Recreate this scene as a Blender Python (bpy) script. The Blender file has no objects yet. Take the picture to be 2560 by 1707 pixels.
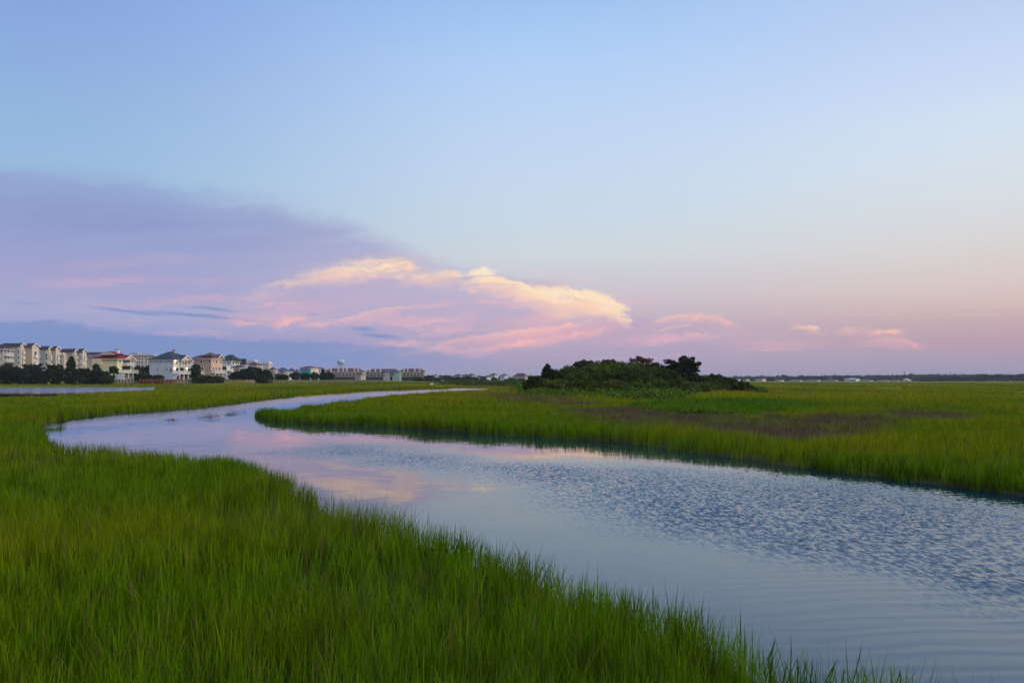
import bpy, bmesh, math, random
import numpy as np
random.seed(7)
rng = np.random.default_rng(11)
R = math.radians
scene = bpy.context.scene
COL = scene.collection

# ------------------------------------------------------------------ camera
F = 1991.0            # focal length in photo pixels (2560 wide), 28 mm on 36 mm
HOR = 949.0           # horizon row in the photo
H = 2.5               # eye height above the water
cam_d = bpy.data.cameras.new('camera')
cam_d.lens = 28.0; cam_d.sensor_width = 36.0; cam_d.sensor_fit = 'HORIZONTAL'
cam_d.shift_y = (HOR - 853.5) / 2560.0
cam_d.clip_start = 0.1; cam_d.clip_end = 12000
cam = bpy.data.objects.new('camera', cam_d); COL.objects.link(cam)
cam.location = (0, 0, H); cam.rotation_euler = (R(90), 0, 0)
scene.camera = cam

# ------------------------------------------------------------------ node helper
class S:
    """a socket that can be used in arithmetic"""
    def __init__(s, t, sock): s.t = t; s.k = sock
    def _m(s, op, o=None, rev=False):
        n = s.t.nodes.new('ShaderNodeMath'); n.operation = op
        a, b = (o, s) if rev else (s, o)
        for i, v in enumerate((a, b)):
            if v is None: continue
            if isinstance(v, S): s.t.links.new(v.k, n.inputs[i])
            else: n.inputs[i].default_value = v
        return S(s.t, n.outputs[0])
    def __add__(s, o): return s._m('ADD', o)
    def __radd__(s, o): return s._m('ADD', o)
    def __sub__(s, o): return s._m('SUBTRACT', o)
    def __rsub__(s, o): return s._m('SUBTRACT', o, True)
    def __mul__(s, o): return s._m('MULTIPLY', o)
    def __rmul__(s, o): return s._m('MULTIPLY', o)
    def __truediv__(s, o): return s._m('DIVIDE', o)
    def __neg__(s): return s._m('MULTIPLY', -1.0)
    def sqrt(s): return s._m('SQRT')
    def sin(s): return s._m('SINE')
    def pow(s, e): return s._m('POWER', e)
    def max(s, o): return s._m('MAXIMUM', o)
    def min(s, o): return s._m('MINIMUM', o)
    def clamp(s):
        n = s.t.nodes.new('ShaderNodeClamp'); s.t.links.new(s.k, n.inputs[0]); return S(s.t, n.outputs[0])
    def smooth(s, a, b):
        n = s.t.nodes.new('ShaderNodeMapRange'); n.interpolation_type = 'SMOOTHSTEP'
        s.t.links.new(s.k, n.inputs[0])
        rev = isinstance(a, (int, float)) and isinstance(b, (int, float)) and a > b
        if rev: a, b = b, a
        for i, v in ((1, a), (2, b)):
            if isinstance(v, S): s.t.links.new(v.k, n.inputs[i])
            else: n.inputs[i].default_value = v
        n.inputs[3].default_value = 1.0 if rev else 0.0
        n.inputs[4].default_value = 0.0 if rev else 1.0
        return S(s.t, n.outputs[0])
    def curve(s, pts):
        """piecewise curve through points, inputs and outputs 0..1"""
        n = s.t.nodes.new('ShaderNodeFloatCurve'); c = n.mapping.curves[0]
        n.mapping.use_clip = False
        pts = sorted(pts)
        c.points[0].location = pts[0]; c.points[1].location = pts[-1]
        for p in pts[1:-1]: c.points.new(*p)
        n.mapping.update()
        s.t.links.new(s.k, n.inputs['Value']); return S(s.t, n.outputs[0])
    def ramp(s, stops):
        n = s.t.nodes.new('ShaderNodeValToRGB'); e = n.color_ramp.elements
        n.color_ramp.interpolation = 'EASE' if len(stops) < 3 else 'LINEAR'
        while len(e) < len(stops): e.new(0.5)
        for el, (p, c) in zip(e, stops): el.position = p; el.color = (*c, 1)
        s.t.links.new(s.k, n.inputs[0]); return S(s.t, n.outputs[0])
def vec(t, x, y, z=0.0):
    n = t.nodes.new('ShaderNodeCombineXYZ')
    for i, v in enumerate((x, y, z)):
        if isinstance(v, S): t.links.new(v.k, n.inputs[i])
        else: n.inputs[i].default_value = v
    return S(t, n.outputs[0])
def sep(v):
    n = v.t.nodes.new('ShaderNodeSeparateXYZ'); v.t.links.new(v.k, n.inputs[0])
    return [S(v.t, o) for o in n.outputs]
def noise(v, scale=1.0, detail=3.0, rough=0.55, color=False, dim='3D'):
    n = v.t.nodes.new('ShaderNodeTexNoise'); n.noise_dimensions = dim
    v.t.links.new(v.k, n.inputs['Vector'])
    n.inputs['Scale'].default_value = scale; n.inputs['Detail'].default_value = detail; n.inputs['Roughness'].default_value = rough
    return S(v.t, n.outputs[1 if color else 0])
def mixc(fac, a, b, t=None, blend='MIX'):
    t = t or next(v.t for v in (fac, a, b) if isinstance(v, S))
    n = t.nodes.new('ShaderNodeMix'); n.data_type = 'RGBA'; n.blend_type = blend
    for i, v in ((0, fac), (6, a), (7, b)):
        if isinstance(v, S): t.links.new(v.k, n.inputs[i])
        elif i == 0: n.inputs[i].default_value = v
        else: n.inputs[i].default_value = (*v, 1)
    return S(t, n.outputs[2])
def srgb(r, g, b):
    f = lambda c: c / 12.92 if c <= 0.04045 else ((c + 0.055) / 1.055) ** 2.4
    return (f(r / 255), f(g / 255), f(b / 255))

# ------------------------------------------------------------------ world: dusk sky
SUN_AZ = 112.0        # degrees to the right of the view
SUN_EL = 34.0
world = bpy.data.worlds.new('World'); scene.world = world; world.use_nodes = True
wt = world.node_tree; wt.nodes.clear()
tc = wt.nodes.new('ShaderNodeTexCoord')
dx, dy, dz = sep(S(wt, tc.outputs['Generated']))
DEG = 57.29578
az = dx._m('ARCTAN2', dy) * DEG
el = dz._m('ARCSINE') * DEG
def dpx(x, y):
    """a direction: column and row measured on the 2352-wide picture -> azimuth, elevation in degrees"""
    u = (x * 1.08844 - 1280) / F; v = (HOR - y * 1.08844) / F
    a = math.atan(u); return math.degrees(a), math.degrees(math.atan(v * math.cos(a)))
def epos(y): return max(0.0, min(1.0, dpx(1176, y)[1] / 40.0))
t_el = (el / 40.0).clamp()
def column(x, stops, zen):
    """elevation ramp from colours read down one column of the picture"""
    st = sorted((max(0.0, min(0.8, dpx(x / 1.08844, y / 1.08844)[1] / 40.0)), srgb(*c)) for y, c in stops)
    return t_el.ramp(st + [(0.86, srgb(*zen[0])), (1.0, srgb(*zen[1]))])
left = column(120, [(0, (135, 165, 222)), (100, (139, 171, 223)), (200, (143, 177, 223)), (300, (147, 183, 223)), (400, (151, 186, 222)), (520, (156, 184, 219)), (680, (162, 172, 211)), (800, (160, 164, 206)), (949, (146, 148, 192))],
              ((122, 152, 212), (114, 144, 206)))
mid = column(1280, [(0, (160, 195, 241)), (80, (168, 203, 246)), (150, (178, 208, 247)), (300, (190, 213, 244)), (450, (198, 216, 239)), (550, (201, 217, 231)), (640, (207, 215, 222)), (740, (203, 194, 207)), (800, (192, 176, 196)), (880, (181, 167, 191)), (949, (163, 158, 181))],
             ((144, 178, 232), (132, 166, 226)))
right = column(2500, [(0, (190, 208, 241)), (100, (198, 215, 246)), (200, (205, 220, 246)), (280, (212, 226, 243)), (400, (216, 226, 236)), (500, (218, 222, 228)), (600, (219, 214, 214)), (700, (220, 203, 199)), (760, (214, 190, 186)), (800, (201, 173, 177)), (850, (188, 161, 174)), (900, (172, 158, 180)), (949, (158, 153, 177))],
               ((170, 192, 236), (156, 180, 230)))
m1 = az.smooth(-34.0, 4.0); m2 = az.smooth(0.0, 38.0)
sky = mixc(m2, mixc(m1, left, mid), right)
# domain warp shared by all the clouds
cv = vec(wt, az + 3.0, el * 2.2, 0.0)
w1 = noise(cv, 0.16, 2.0, 0.5, color=True, dim='2D'); w2 = noise(cv, 0.9, 3.0, 0.6, color=True, dim='2D')
w1x, w1y, _ = sep(w1); w2x, w2y, _ = sep(w2)
w3x, w3y, _ = sep(noise(vec(wt, az, el * 1.6, 8.0), 3.2, 4.0, 0.62, color=True, dim='2D'))
caz = az + (w1x - 0.5) * 2.6 + (w2x - 0.5) * 1.8 + (w3x - 0.5) * 0.5
cel = el + (w1y - 0.5) * 0.8 + (w2y - 0.5) * 0.7 + (w3y - 0.5) * 0.2
# wind-drawn fibres, slightly tilted
fib = noise(vec(wt, caz * 0.10 + cel * 0.05, cel * 1.1 - az * 0.10, 9.0), 1.0, 5.0, 0.6, dim='2D')
fib2 = noise(vec(wt, caz * 0.24, cel * 2.4 - az * 0.30, 4.0), 1.0, 4.0, 0.55, dim='2D')
def edge(pts, lo=-50.0, hi=50.0, fit=False):
    q = [dpx(*p) for p in pts]
    if fit: lo, hi = q[0][0] - 1.0, q[-1][0] + 1.0
    q = [((a - lo) / (hi - lo), e / 20.0) for a, e in q]
    return (((az - lo) / (hi - lo)).clamp()).curve([(0.0, q[0][1])] + q + [(1.0, q[-1][1])]) * 20.0
# great anvil veil spreading from the left
top = edge([(-300, 425), (0, 412), (200, 408), (400, 428), (560, 452), (700, 487), (850, 528), (960, 572), (1100, 606), (1200, 628), (1350, 660), (1440, 705), (1600, 735), (1900, 775), (2352, 830)])
soft = az.smooth(-9.0, -1.0) * (-1.6) + 2.4 - az.smooth(-20.0, -33.0) * 1.2
veil_m = ((top - cel + az.smooth(-3.0, -13.0) * 1.1 - 0.05 + (fib - 0.5) * 1.4) / soft).smooth(0.0, 1.0)
veil_m = veil_m * (az.smooth(6.0, 20.0) * (-0.75) + 0.92) * (fib * 0.6 + 0.66)
v_l = column(120, [(430, (148, 168, 212)), (480, (144, 158, 205)), (530, (141, 152, 202)), (600, (150, 158, 205)), (680, (161, 161, 205)), (780, (166, 169, 208)), (850, (140, 152, 202)), (949, (150, 152, 196))], ((150, 175, 220), (150, 175, 220)))
v_r = column(1100, [(560, (184, 186, 214)), (640, (190, 184, 210)), (700, (192, 184, 209)), (760, (193, 177, 204)), (830, (188, 168, 196)), (949, (160, 156, 184))], ((170, 190, 224), (170, 190, 224)))
sky = mixc(veil_m.clamp(), sky, mixc(az.smooth(-26.0, 4.0), v_l, v_r))
# pink fibres in the lower veil
pk = (fib.smooth(0.50, 0.72) * el.smooth(0.6, 2.6) * el.smooth(8.5, 5.0) * az.smooth(-34.0, -14.0) * az.smooth(22.0, 8.0)) * 0.55
sky = mixc(pk.clamp(), sky, srgb(236, 186, 196))
cvec = vec(wt, caz, cel, 0.0)
TEX = {}
rvec = vec(wt, az + (w2x - 0.5) * 0.8, el + (w2y - 0.5) * 0.16 + (w1y - 0.5) * 0.3, 0.0)
def blob(cx, cy, rx, ry, tilt, col, k, inner=0.15, tex=0.45, raw=False):
    """a soft cloud patch: centre and radii in picture pixels, tilt in degrees (positive rises to the right)"""
    global sky
    a0, e0 = dpx(cx, cy); s = 1.08844 * 57.3 / F * 0.94
    mp = wt.nodes.new('ShaderNodeMapping'); mp.vector_type = 'TEXTURE'; wt.links.new((rvec if raw else cvec).k, mp.inputs[0])
    mp.inputs['Location'].default_value = (a0, e0, 0); mp.inputs['Rotation'].default_value = (0, 0, R(tilt)); mp.inputs['Scale'].default_value = (rx * s, ry * s, 1)
    g_ = wt.nodes.new('ShaderNodeTexGradient'); g_.gradient_type = 'SPHERICAL'; wt.links.new(mp.outputs[0], g_.inputs[0])
    m_ = S(wt, g_.outputs[1]).smooth(0.0, 1 - inner)
    m_.k.node.inputs[4].default_value = k
    if tex not in TEX: TEX[tex] = fib2 * (2 * tex) + (1 - tex)
    m_ = m_ * TEX[tex]
    m_.k.node.use_clamp = True
    sky = mixc(m_, sky, col)
CREAM, PEACH, PINK, ROSE = srgb(255, 233, 200), srgb(253, 212, 186), srgb(247, 188, 184), srgb(238, 178, 190)
BLUE = srgb(126, 147, 198)
# dark bank low on the left and thin dark streaks
top2 = edge([(-300, 728), (0, 730), (110, 733), (240, 748), (420, 766), (600, 776), (800, 784), (1000, 800), (1300, 850), (2352, 880)])
bank = ((top2 - el - (w2y - 0.5) * 0.55 - (w1y - 0.5) * 0.5) / 0.35).smooth(0.0, 1.0) * az.smooth(4.0, -16.0) * el.smooth(0.0, 1.2)
sky = mixc((bank * 0.80).clamp(), sky, srgb(121, 146, 198))
for (x, y, a, b, t, k) in [(300, 716, 120, 5, -4, .9), (480, 728, 210, 6, -4.5, .95), (490, 710, 80, 5, -4, .8), (720, 722, 24, 4, -3, .6),
                           (830, 757, 50, 9, -4, .75), (870, 773, 75, 6, -5, .9), (60, 697, 60, 4, -2, .35)]:
    blob(x, y, a, b * 1.25, t, BLUE, k, 0.1, 0.15, raw=True)
# fibres fanning back from the tip of the anvil
ta, te = dpx(1462, 712)
fan_a = (te - cel)._m('ARCTAN2', (ta - caz).max(0.2)); fan_r = (ta - caz)
fan = noise(vec(wt, fan_a * 11.0, fan_r * 0.16 + w3x * 0.5, 2.0), 1.0, 4.0, 0.58, dim='2D')
def litband(pts, fade, thick, sharp, k, cols, tex, contrast):
    """sunlit cloud: crisp along its upper edge, melting downwards; fade = columns where it comes in and goes out"""
    global sky
    e = edge(pts, fit=True); d = e - el - (w2y - 0.5) * 0.55 - (w1y - 0.5) * 0.35 - (w3y - 0.5) * 0.12 + (tex - 0.5) * 0.5
    f = [dpx(x, 700)[0] for x in fade]
    win = caz.smooth(f[0], f[1]) * caz.smooth(f[3], f[2])
    dep = (d / thick).clamp()
    m_ = d.smooth(0.0, sharp) * dep.smooth(1.0, 0.10) * win * k * ((tex - 0.5) * (dep.smooth(0.0, 0.45) * contrast * 2.4 + 1.2) + 1.0)
    sky = mixc(m_.clamp(), sky, dep.ramp([(0.0, cols[0]), (0.45, cols[1]), (1.0, cols[2])]))
# pale rose glow low under the anvil, then the lit bands
for args in [(1230, 775, 280, 30, 4, ROSE, .50), (1500, 785, 200, 18, 2, ROSE, .30), (1780, 790, 160, 14, 0, ROSE, .30), (2050, 795, 120, 12, 0, ROSE, .30), (620, 735, 200, 26, 2, ROSE, .35), (900, 740, 180, 20, 3, ROSE, .25),
             (230, 650, 200, 18, 8, ROSE, .22), (450, 690, 200, 14, 7, ROSE, .2), (330, 600, 220, 20, 6, ROSE, .12)]:
    blob(*args, tex=.35)
blob(1300, 690, 230, 50, -6, PEACH, .30, .1, .5); blob(830, 622, 220, 40, 8, PEACH, .46, .1, .5); blob(1010, 640, 110, 28, 0, PEACH, .3, .1, .5); blob(720, 700, 300, 50, 4, ROSE, .18, .1, .5)
litband([(880, 802), (1010, 782), (1100, 766), (1200, 752), (1300, 740), (1400, 724), (1450, 712)], (880, 1050, 1400, 1460), 1.0, .45, .58, (PEACH, PINK, ROSE), fan, 2.2)
litband([(1090, 796), (1160, 784), (1260, 770), (1360, 756), (1420, 742)], (1080, 1150, 1360, 1430), .75, .25, .55, (PINK, PINK, ROSE), fan, 2.2)
litband([(700, 748), (800, 722), (860, 708), (940, 697), (1040, 683), (1080, 672)], (740, 850, 960, 1090), .75, .35, .62, (PEACH, PINK, ROSE), fib2, 1.6)
litband([(500, 690), (560, 664), (620, 640), (700, 616), (780, 597), (860, 589), (930, 588), (985, 600)], (480, 830, 940, 992), 1.9, 1.05, 1.05, (CREAM, PEACH, PINK), fib2, 1.3)
litband([(760, 622), (800, 608), (850, 600), (900, 606), (925, 622)], (740, 800, 890, 930), 1.1, .6, .80, (CREAM, CREAM, PEACH), fib2, 1.4)
litband([(930, 628), (975, 619), (1010, 613), (1045, 616), (1072, 630)], (890, 975, 1060, 1100), 1.3, .6, 1.0, (CREAM, PEACH, PINK), fib2, 1.0)
litband([(1075, 636), (1100, 624), (1140, 626), (1200, 642), (1280, 652), (1350, 661), (1400, 676), (1440, 701), (1460, 713)], (1070, 1110, 1440, 1466), 2.3, .6, 1.0, (CREAM, PEACH, PINK), fan, 1.9)
litband([(1180, 648), (1280, 655), (1350, 664), (1400, 679), (1440, 703), (1458, 713)], (1130, 1330, 1435, 1466), 1.9, .6, 1.05, (CREAM, CREAM, PEACH), fan, .9)
litband([(1180, 606), (1300, 630), (1400, 647), (1470, 662)], (1180, 1260, 1400, 1480), .28, .2, .35, (PEACH, PEACH, PINK), fib2, 1.0)
litband([(1480, 742), (1520, 722), (1580, 716), (1640, 719), (1680, 731), (1710, 748)], (1470, 1570, 1650, 1725), 1.0, .5, .85, (PEACH, PINK, ROSE), fib2, 1.8)
litband([(1500, 758), (1560, 746), (1620, 738)], (1490, 1520, 1590, 1630), .35, .15, .6, (PEACH, PINK, PINK), fib2, 1.0)
litband([(1805, 736), (1840, 737), (1870, 741), (1892, 752)], (1795, 1845, 1870, 1900), .8, .4, .8, (PEACH, PEACH, PINK), fib2, 1.6)
litband([(1915, 746), (1960, 748), (2020, 752), (2075, 753)], (1890, 1970, 2045, 2090), .85, .35, .8, (PEACH, PINK, ROSE), fib2, 2.0)
litband([(1980, 776), (2040, 772), (2090, 778), (2102, 786)], (1950, 2050, 2085, 2112), .6, .35, .72, (PINK, PINK, ROSE), fib2, 1.2)
for args in [(1106, 620, 44, 16, 8, CREAM, .8), (1395, 702, 80, 34, -14, PEACH, .62), (1405, 696, 60, 24, -18, CREAM, .55), (1325, 712, 150, 42, 3, PEACH, .55, .05, .2), (1230, 735, 170, 36, 5, PINK, .35, .05, .2), (665, 742, 50, 18, 14, PINK, .75), (640, 698, 80, 6, 4, PINK, .35), (740, 748, 40, 10, 0, PINK, .35), (560, 742, 60, 8, -4, PINK, .35), (1620, 772, 40, 5, 0, PINK, .45), (1760, 802, 90, 6, 0, PINK, .3)]:
    blob(*args)
ns = wt.nodes.new('ShaderNodeTexSky'); ns.sky_type = 'NISHITA'; ns.sun_disc = False
ns.sun_elevation = R(2.0); ns.sun_rotation = R(SUN_AZ); ns.altitude = 0; ns.dust_density = 2.0
nis = mixc(1.0, S(wt, ns.outputs[0]), (0.006, 0.006, 0.006), blend='MULTIPLY')
sky = mixc(1.0, mixc(1.0, sky, (0.99, 0.99, 0.99), blend='MULTIPLY'), nis, blend='ADD')
bg = wt.nodes.new('ShaderNodeBackground'); wt.links.new(sky.k, bg.inputs[0]); bg.inputs[1].default_value = 1.0
world.cycles.sampling_method = 'NONE'
wo = wt.nodes.new('ShaderNodeOutputWorld'); wt.links.new(bg.outputs[0], wo.inputs[0])

# ------------------------------------------------------------------ the low sun behind the right shoulder, veiled and soft
sd_ = bpy.data.lights.new('sun', 'SUN'); sd_.energy = 2.0; sd_.angle = R(65); sd_.color = (1.0, 0.84, 0.64)
sun = bpy.data.objects.new('sun', sd_); COL.objects.link(sun)
_a, _e = R(SUN_AZ), R(SUN_EL)
from mathutils import Vector, Matrix
sun.rotation_euler = Vector((math.sin(_a) * math.cos(_e), math.cos(_a) * math.cos(_e), math.sin(_e))).to_track_quat('Z', 'Y').to_euler()
sun.location = (60, -30, 60)
vs = scene.view_settings; vs.view_transform = 'Standard'; vs.look = 'None'; vs.exposure = 0.0; vs.gamma = 1.0; vs.use_curve_mapping = False
scene.cycles.use_adaptive_sampling = True; scene.cycles.adaptive_threshold = 0.02
scene.cycles.max_bounces = 4; scene.cycles.diffuse_bounces = 2; scene.cycles.glossy_bounces = 2; scene.cycles.transparent_max_bounces = 4

# ------------------------------------------------------------------ materials
MATS = {}
def new_mat(name):
    m = bpy.data.materials.new(name); m.use_nodes = True; MATS[name] = m
    t = m.node_tree; b = t.nodes['Principled BSDF']; return m, t, b
def paint(name, col, rough=0.7, var=0.12, scale=0.8, spec=0.3, stretch=(1, 1, 1)):
    """weathered paint, wood, shingle ...: a base colour with soft uneven wear"""
    m, t, b = new_mat(name)
    tcn = t.nodes.new('ShaderNodeTexCoord'); mp = t.nodes.new('ShaderNodeMapping'); mp.inputs['Scale'].default_value = stretch
    t.links.new(tcn.outputs['Object'], mp.inputs[0])
    n = noise(S(t, mp.outputs[0]), scale, 5, 0.65)
    c = mixc(n.smooth(0.3, 0.7), tuple(x * (1 - var) for x in col), tuple(min(1, x * (1 + var)) for x in col))
    t.links.new(c.k, b.inputs['Base Color']); b.inputs['Roughness'].default_value = rough
    b.inputs['Specular IOR Level'].default_value = spec
    return m
paint('white_trim', (0.72, 0.72, 0.70), 0.6, 0.06)
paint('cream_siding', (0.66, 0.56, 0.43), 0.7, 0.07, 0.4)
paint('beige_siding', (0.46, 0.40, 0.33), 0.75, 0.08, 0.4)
paint('yellow_siding', (0.74, 0.66, 0.38), 0.7, 0.06, 0.4)
paint('pale_blue_siding', (0.56, 0.61, 0.62), 0.7, 0.06, 0.4)
paint('tan_siding', (0.50, 0.36, 0.23), 0.75, 0.08, 0.4)
paint('white_siding', (0.66, 0.68, 0.68), 0.7, 0.06, 0.4)
paint('grey_siding', (0.38, 0.40, 0.42), 0.75, 0.08, 0.4)
paint('teal_siding', (0.03, 0.40, 0.42), 0.65, 0.10, 0.4)
paint('mint_siding', (0.24, 0.38, 0.38), 0.7, 0.08, 0.4)
paint('peach_siding', (0.70, 0.46, 0.32), 0.7, 0.08, 0.4)
paint('red_roof', (0.22, 0.022, 0.025), 0.65, 0.18, 0.7)
paint('blue_roof', (0.035, 0.055, 0.075), 0.8, 0.25, 0.7)
paint('brown_roof', (0.12, 0.068, 0.058), 0.85, 0.25, 0.7)
paint('dark_roof', (0.055, 0.042, 0.060), 0.85, 0.25, 0.7)
paint('green_roof', (0.035, 0.055, 0.040), 0.85, 0.25, 0.7)
paint('maroon_roof', (0.16, 0.04, 0.055), 0.8, 0.2, 0.7)
paint('slate_roof', (0.09, 0.10, 0.14), 0.85, 0.2, 0.7)
paint('weathered_wood', (0.14, 0.105, 0.085), 0.9, 0.3, 1.5, 0.2, (1, 1, 6))
paint('red_wood', (0.24, 0.085, 0.05), 0.85, 0.25, 1.5)
paint('concrete', (0.36, 0.33, 0.28), 0.9, 0.2, 1.2)
paint('dark_gap', (0.05, 0.045, 0.045), 0.9, 0.1)
paint('tank_white', (0.45, 0.52, 0.56), 0.5, 0.06, 0.3)
paint('sand', (0.42, 0.36, 0.27), 0.95, 0.2, 1.0)
paint('bark', (0.085, 0.065, 0.05), 0.95, 0.35, 3, 0.2, (1, 1, 0.3))
m, t, b = new_mat('window_glass'); b.inputs['Base Color'].default_value = (0.035, 0.04, 0.055, 1); b.inputs['Roughness'].default_value = 0.08
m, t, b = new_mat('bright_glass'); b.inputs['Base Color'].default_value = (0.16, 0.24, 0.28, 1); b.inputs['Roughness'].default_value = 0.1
m, t, b = new_mat('lamp_glow'); b.inputs['Base Color'].default_value = (0.9, 0.8, 0.6, 1)
b.inputs['Emission Color'].default_value = (1.0, 0.78, 0.42, 1); b.inputs['Emission Strength'].default_value = 14
def leaf_mat(name, trans=0.3, rough=0.55, spec=0.2):
    """foliage: colour from the per-leaf tint, some light passing through"""
    m, t, b = new_mat(name)
    a = t.nodes.new('ShaderNodeAttribute'); a.attribute_name = 'tint'
    t.links.new(a.outputs['Color'], b.inputs['Base Color'])
    b.inputs['Roughness'].default_value = rough; b.inputs['Specular IOR Level'].default_value = spec
    tr = t.nodes.new('ShaderNodeBsdfTranslucent'); t.links.new(a.outputs['Color'], tr.inputs[0])
    mx = t.nodes.new('ShaderNodeMixShader'); mx.inputs[0].default_value = trans
    t.links.new(b.outputs[0], mx.inputs[1]); t.links.new(tr.outputs[0], mx.inputs[2])
    t.links.new(mx.outputs[0], t.nodes['Material Output'].inputs['Surface'])
    return m
leaf_mat('leaf', 0.22, 0.6, 0.08); leaf_mat('grass_blade', 0.42, 0.6, 0.03)

# ------------------------------------------------------------------ mesh helpers
def link(o, parent=None):
    COL.objects.link(o)
    if parent is not None: o.parent = parent
    return o
class MB:
    """collects simple solids and links them as ONE mesh object"""
    def __init__(s): s.v = []; s.f = []
    def add(s, vs_, fs_):
        n = len(s.v); s.v += [tuple(p) for p in vs_]; s.f += [tuple(i + n for i in f) for f in fs_]; return s
    def box(s, x0, x1, y0, y1, z0, z1):
        return s.add([(x0, y0, z0), (x1, y0, z0), (x1, y1, z0), (x0, y1, z0), (x0, y0, z1), (x1, y0, z1), (x1, y1, z1), (x0, y1, z1)],
                     [(3, 2, 1, 0), (4, 5, 6, 7), (0, 1, 5, 4), (1, 2, 6, 5), (2, 3, 7, 6), (3, 0, 4, 7)])
    def tube(s, p0, p1, r0, r1, n=6):
        p0, p1 = Vector(p0), Vector(p1); d = (p1 - p0).normalized()
        a = d.orthogonal().normalized(); b = d.cross(a)
        vs_ = [p + (a * math.cos(2 * math.pi * k / n) + b * math.sin(2 * math.pi * k / n)) * r for p, r in ((p0, r0), (p1, r1)) for k in range(n)]
        return s.add(vs_, [(k, (k + 1) % n, n + (k + 1) % n, n + k) for k in range(n)] + [tuple(range(n))[::-1], tuple(range(n, 2 * n))])
    def hip(s, x0, x1, y0, y1, z0, z1, ov=0.5, axis='y', i0=None, i1=None, th=0.22):
        """hip roof with a fascia; i0/i1 = how far the ridge ends lie inside the two ends (0 = gable)"""
        x0 -= ov; x1 += ov; y0 -= ov; y1 += ov
        if axis == 'y':
            w = (x1 - x0) / 2; i0 = w if i0 is None else i0; i1 = w if i1 is None else i1
            r = [((x0 + x1) / 2, y0 + i0, z1), ((x0 + x1) / 2, y1 - i1, z1)]
            top = [(4, 5, 8), (5, 6, 9, 8), (6, 7, 9), (7, 4, 8, 9)]
        else:
            w = (y1 - y0) / 2; i0 = w if i0 is None else i0; i1 = w if i1 is None else i1
            r = [(x0 + i0, (y0 + y1) / 2, z1), (x1 - i1, (y0 + y1) / 2, z1)]
            top = [(4, 5, 9, 8), (5, 6, 9), (6, 7, 8, 9), (7, 4, 8)]
        b_ = [(x0, y0), (x1, y0), (x1, y1), (x0, y1)]
        return s.add([(*p, z0 - th) for p in b_] + [(*p, z0) for p in b_] + r,
                     [(3, 2, 1, 0), (0, 1, 5, 4), (1, 2, 6, 5), (2, 3, 7, 6), (3, 0, 4, 7)] + top)
    def prism(s, pts, off):
        """polygon extruded by a vector"""
        n = len(pts); o = Vector(off)
        return s.add([Vector(p) for p in pts] + [Vector(p) + o for p in pts],
                     [tuple(range(n))[::-1], tuple(range(n, 2 * n))] + [(k, (k + 1) % n, n + (k + 1) % n, n + k) for k in range(n)])
    def build(s, name, mat, parent=None, smooth=False):
        me = bpy.data.meshes.new(name); me.from_pydata(s.v, [], s.f)
        bm = bmesh.new(); bm.from_mesh(me); bmesh.ops.recalc_face_normals(bm, faces=bm.faces); bm.to_mesh(me); bm.free()
        me.materials.append(MATS[mat])
        if smooth: me.polygons.foreach_set('use_smooth', [True] * len(me.polygons))
        return link(bpy.data.objects.new(name, me), parent)
def np_mesh(name, verts, faces, mat, parent=None, tint=None, smooth=False):
    """fast mesh from arrays: verts Nx3, faces Mxk, tint Nx3"""
    me = bpy.data.meshes.new(name); n, k = faces.shape
    me.vertices.add(len(verts)); me.vertices.foreach_set('co', np.ascontiguousarray(verts, np.float32).ravel())
    me.loops.add(n * k); me.loops.foreach_set('vertex_index', np.ascontiguousarray(faces, np.int32).ravel())
    me.polygons.add(n); me.polygons.foreach_set('loop_start', np.arange(0, n * k, k, dtype=np.int32))
    if tint is not None:
        at = me.attributes.new('tint', 'FLOAT_COLOR', 'POINT')
        at.data.foreach_set('color', np.concatenate([tint, np.ones((len(tint), 1))], 1).astype(np.float32).ravel())
    if smooth: me.polygons.foreach_set('use_smooth', np.ones(n, bool))
    me.update(calc_edges=True); me.materials.append(MATS[mat])
    return link(bpy.data.objects.new(name, me), parent)
def tag(o, label, cat=None, group=None, kind=None):
    o['label'] = label
    if cat: o['category'] = cat
    if group: o['group'] = group
    if kind: o['kind'] = kind
    return o
def thing(name, label, cat, loc, rz=0.0, group=None):
    o = link(bpy.data.objects.new(name, None)); o.location = loc; o.rotation_euler = (0, 0, rz); o.empty_display_size = 0.5
    return tag(o, label, cat, group)
def at(px, py, Y):
    """world point that the photo shows at column px, row py when it stands Y metres away"""
    return Vector(((px - 1280) / F * Y, Y, H - (py - HOR) / F * Y))
def gp(px, py, z=0.0):
    """ground point at height z that the photo shows at px, py"""
    Y = (H - z) * F / (py - HOR); return ((px - 1280) / F * Y, Y)

# ------------------------------------------------------------------ noise and outlines for the land
_tab = np.random.default_rng(3).random((256, 256))
def vnoise(x, y):
    xi = np.floor(x).astype(int); yi = np.floor(y).astype(int); fx = x - xi; fy = y - yi
    fx = fx * fx * (3 - 2 * fx); fy = fy * fy * (3 - 2 * fy)
    g = lambda i, j: _tab[(xi + i) & 255, (yi + j) & 255]
    return (g(0, 0) * (1 - fx) + g(1, 0) * fx) * (1 - fy) + (g(0, 1) * (1 - fx) + g(1, 1) * fx) * fy - 0.5
def fbm(x, y, o=3):
    s = 0; a = 1.0
    for k in range(o): s = s + a * vnoise(x * 2 ** k + 17.3 * k, y * 2 ** k + 5.1 * k); a *= 0.5
    return s
def sstep(a, b, x):
    t = np.clip((x - a) / (b - a), 0, 1); return t * t * (3 - 2 * t)
def D(l): return [(x * 1.08844, y * 1.08844) for x, y in l]
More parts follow.
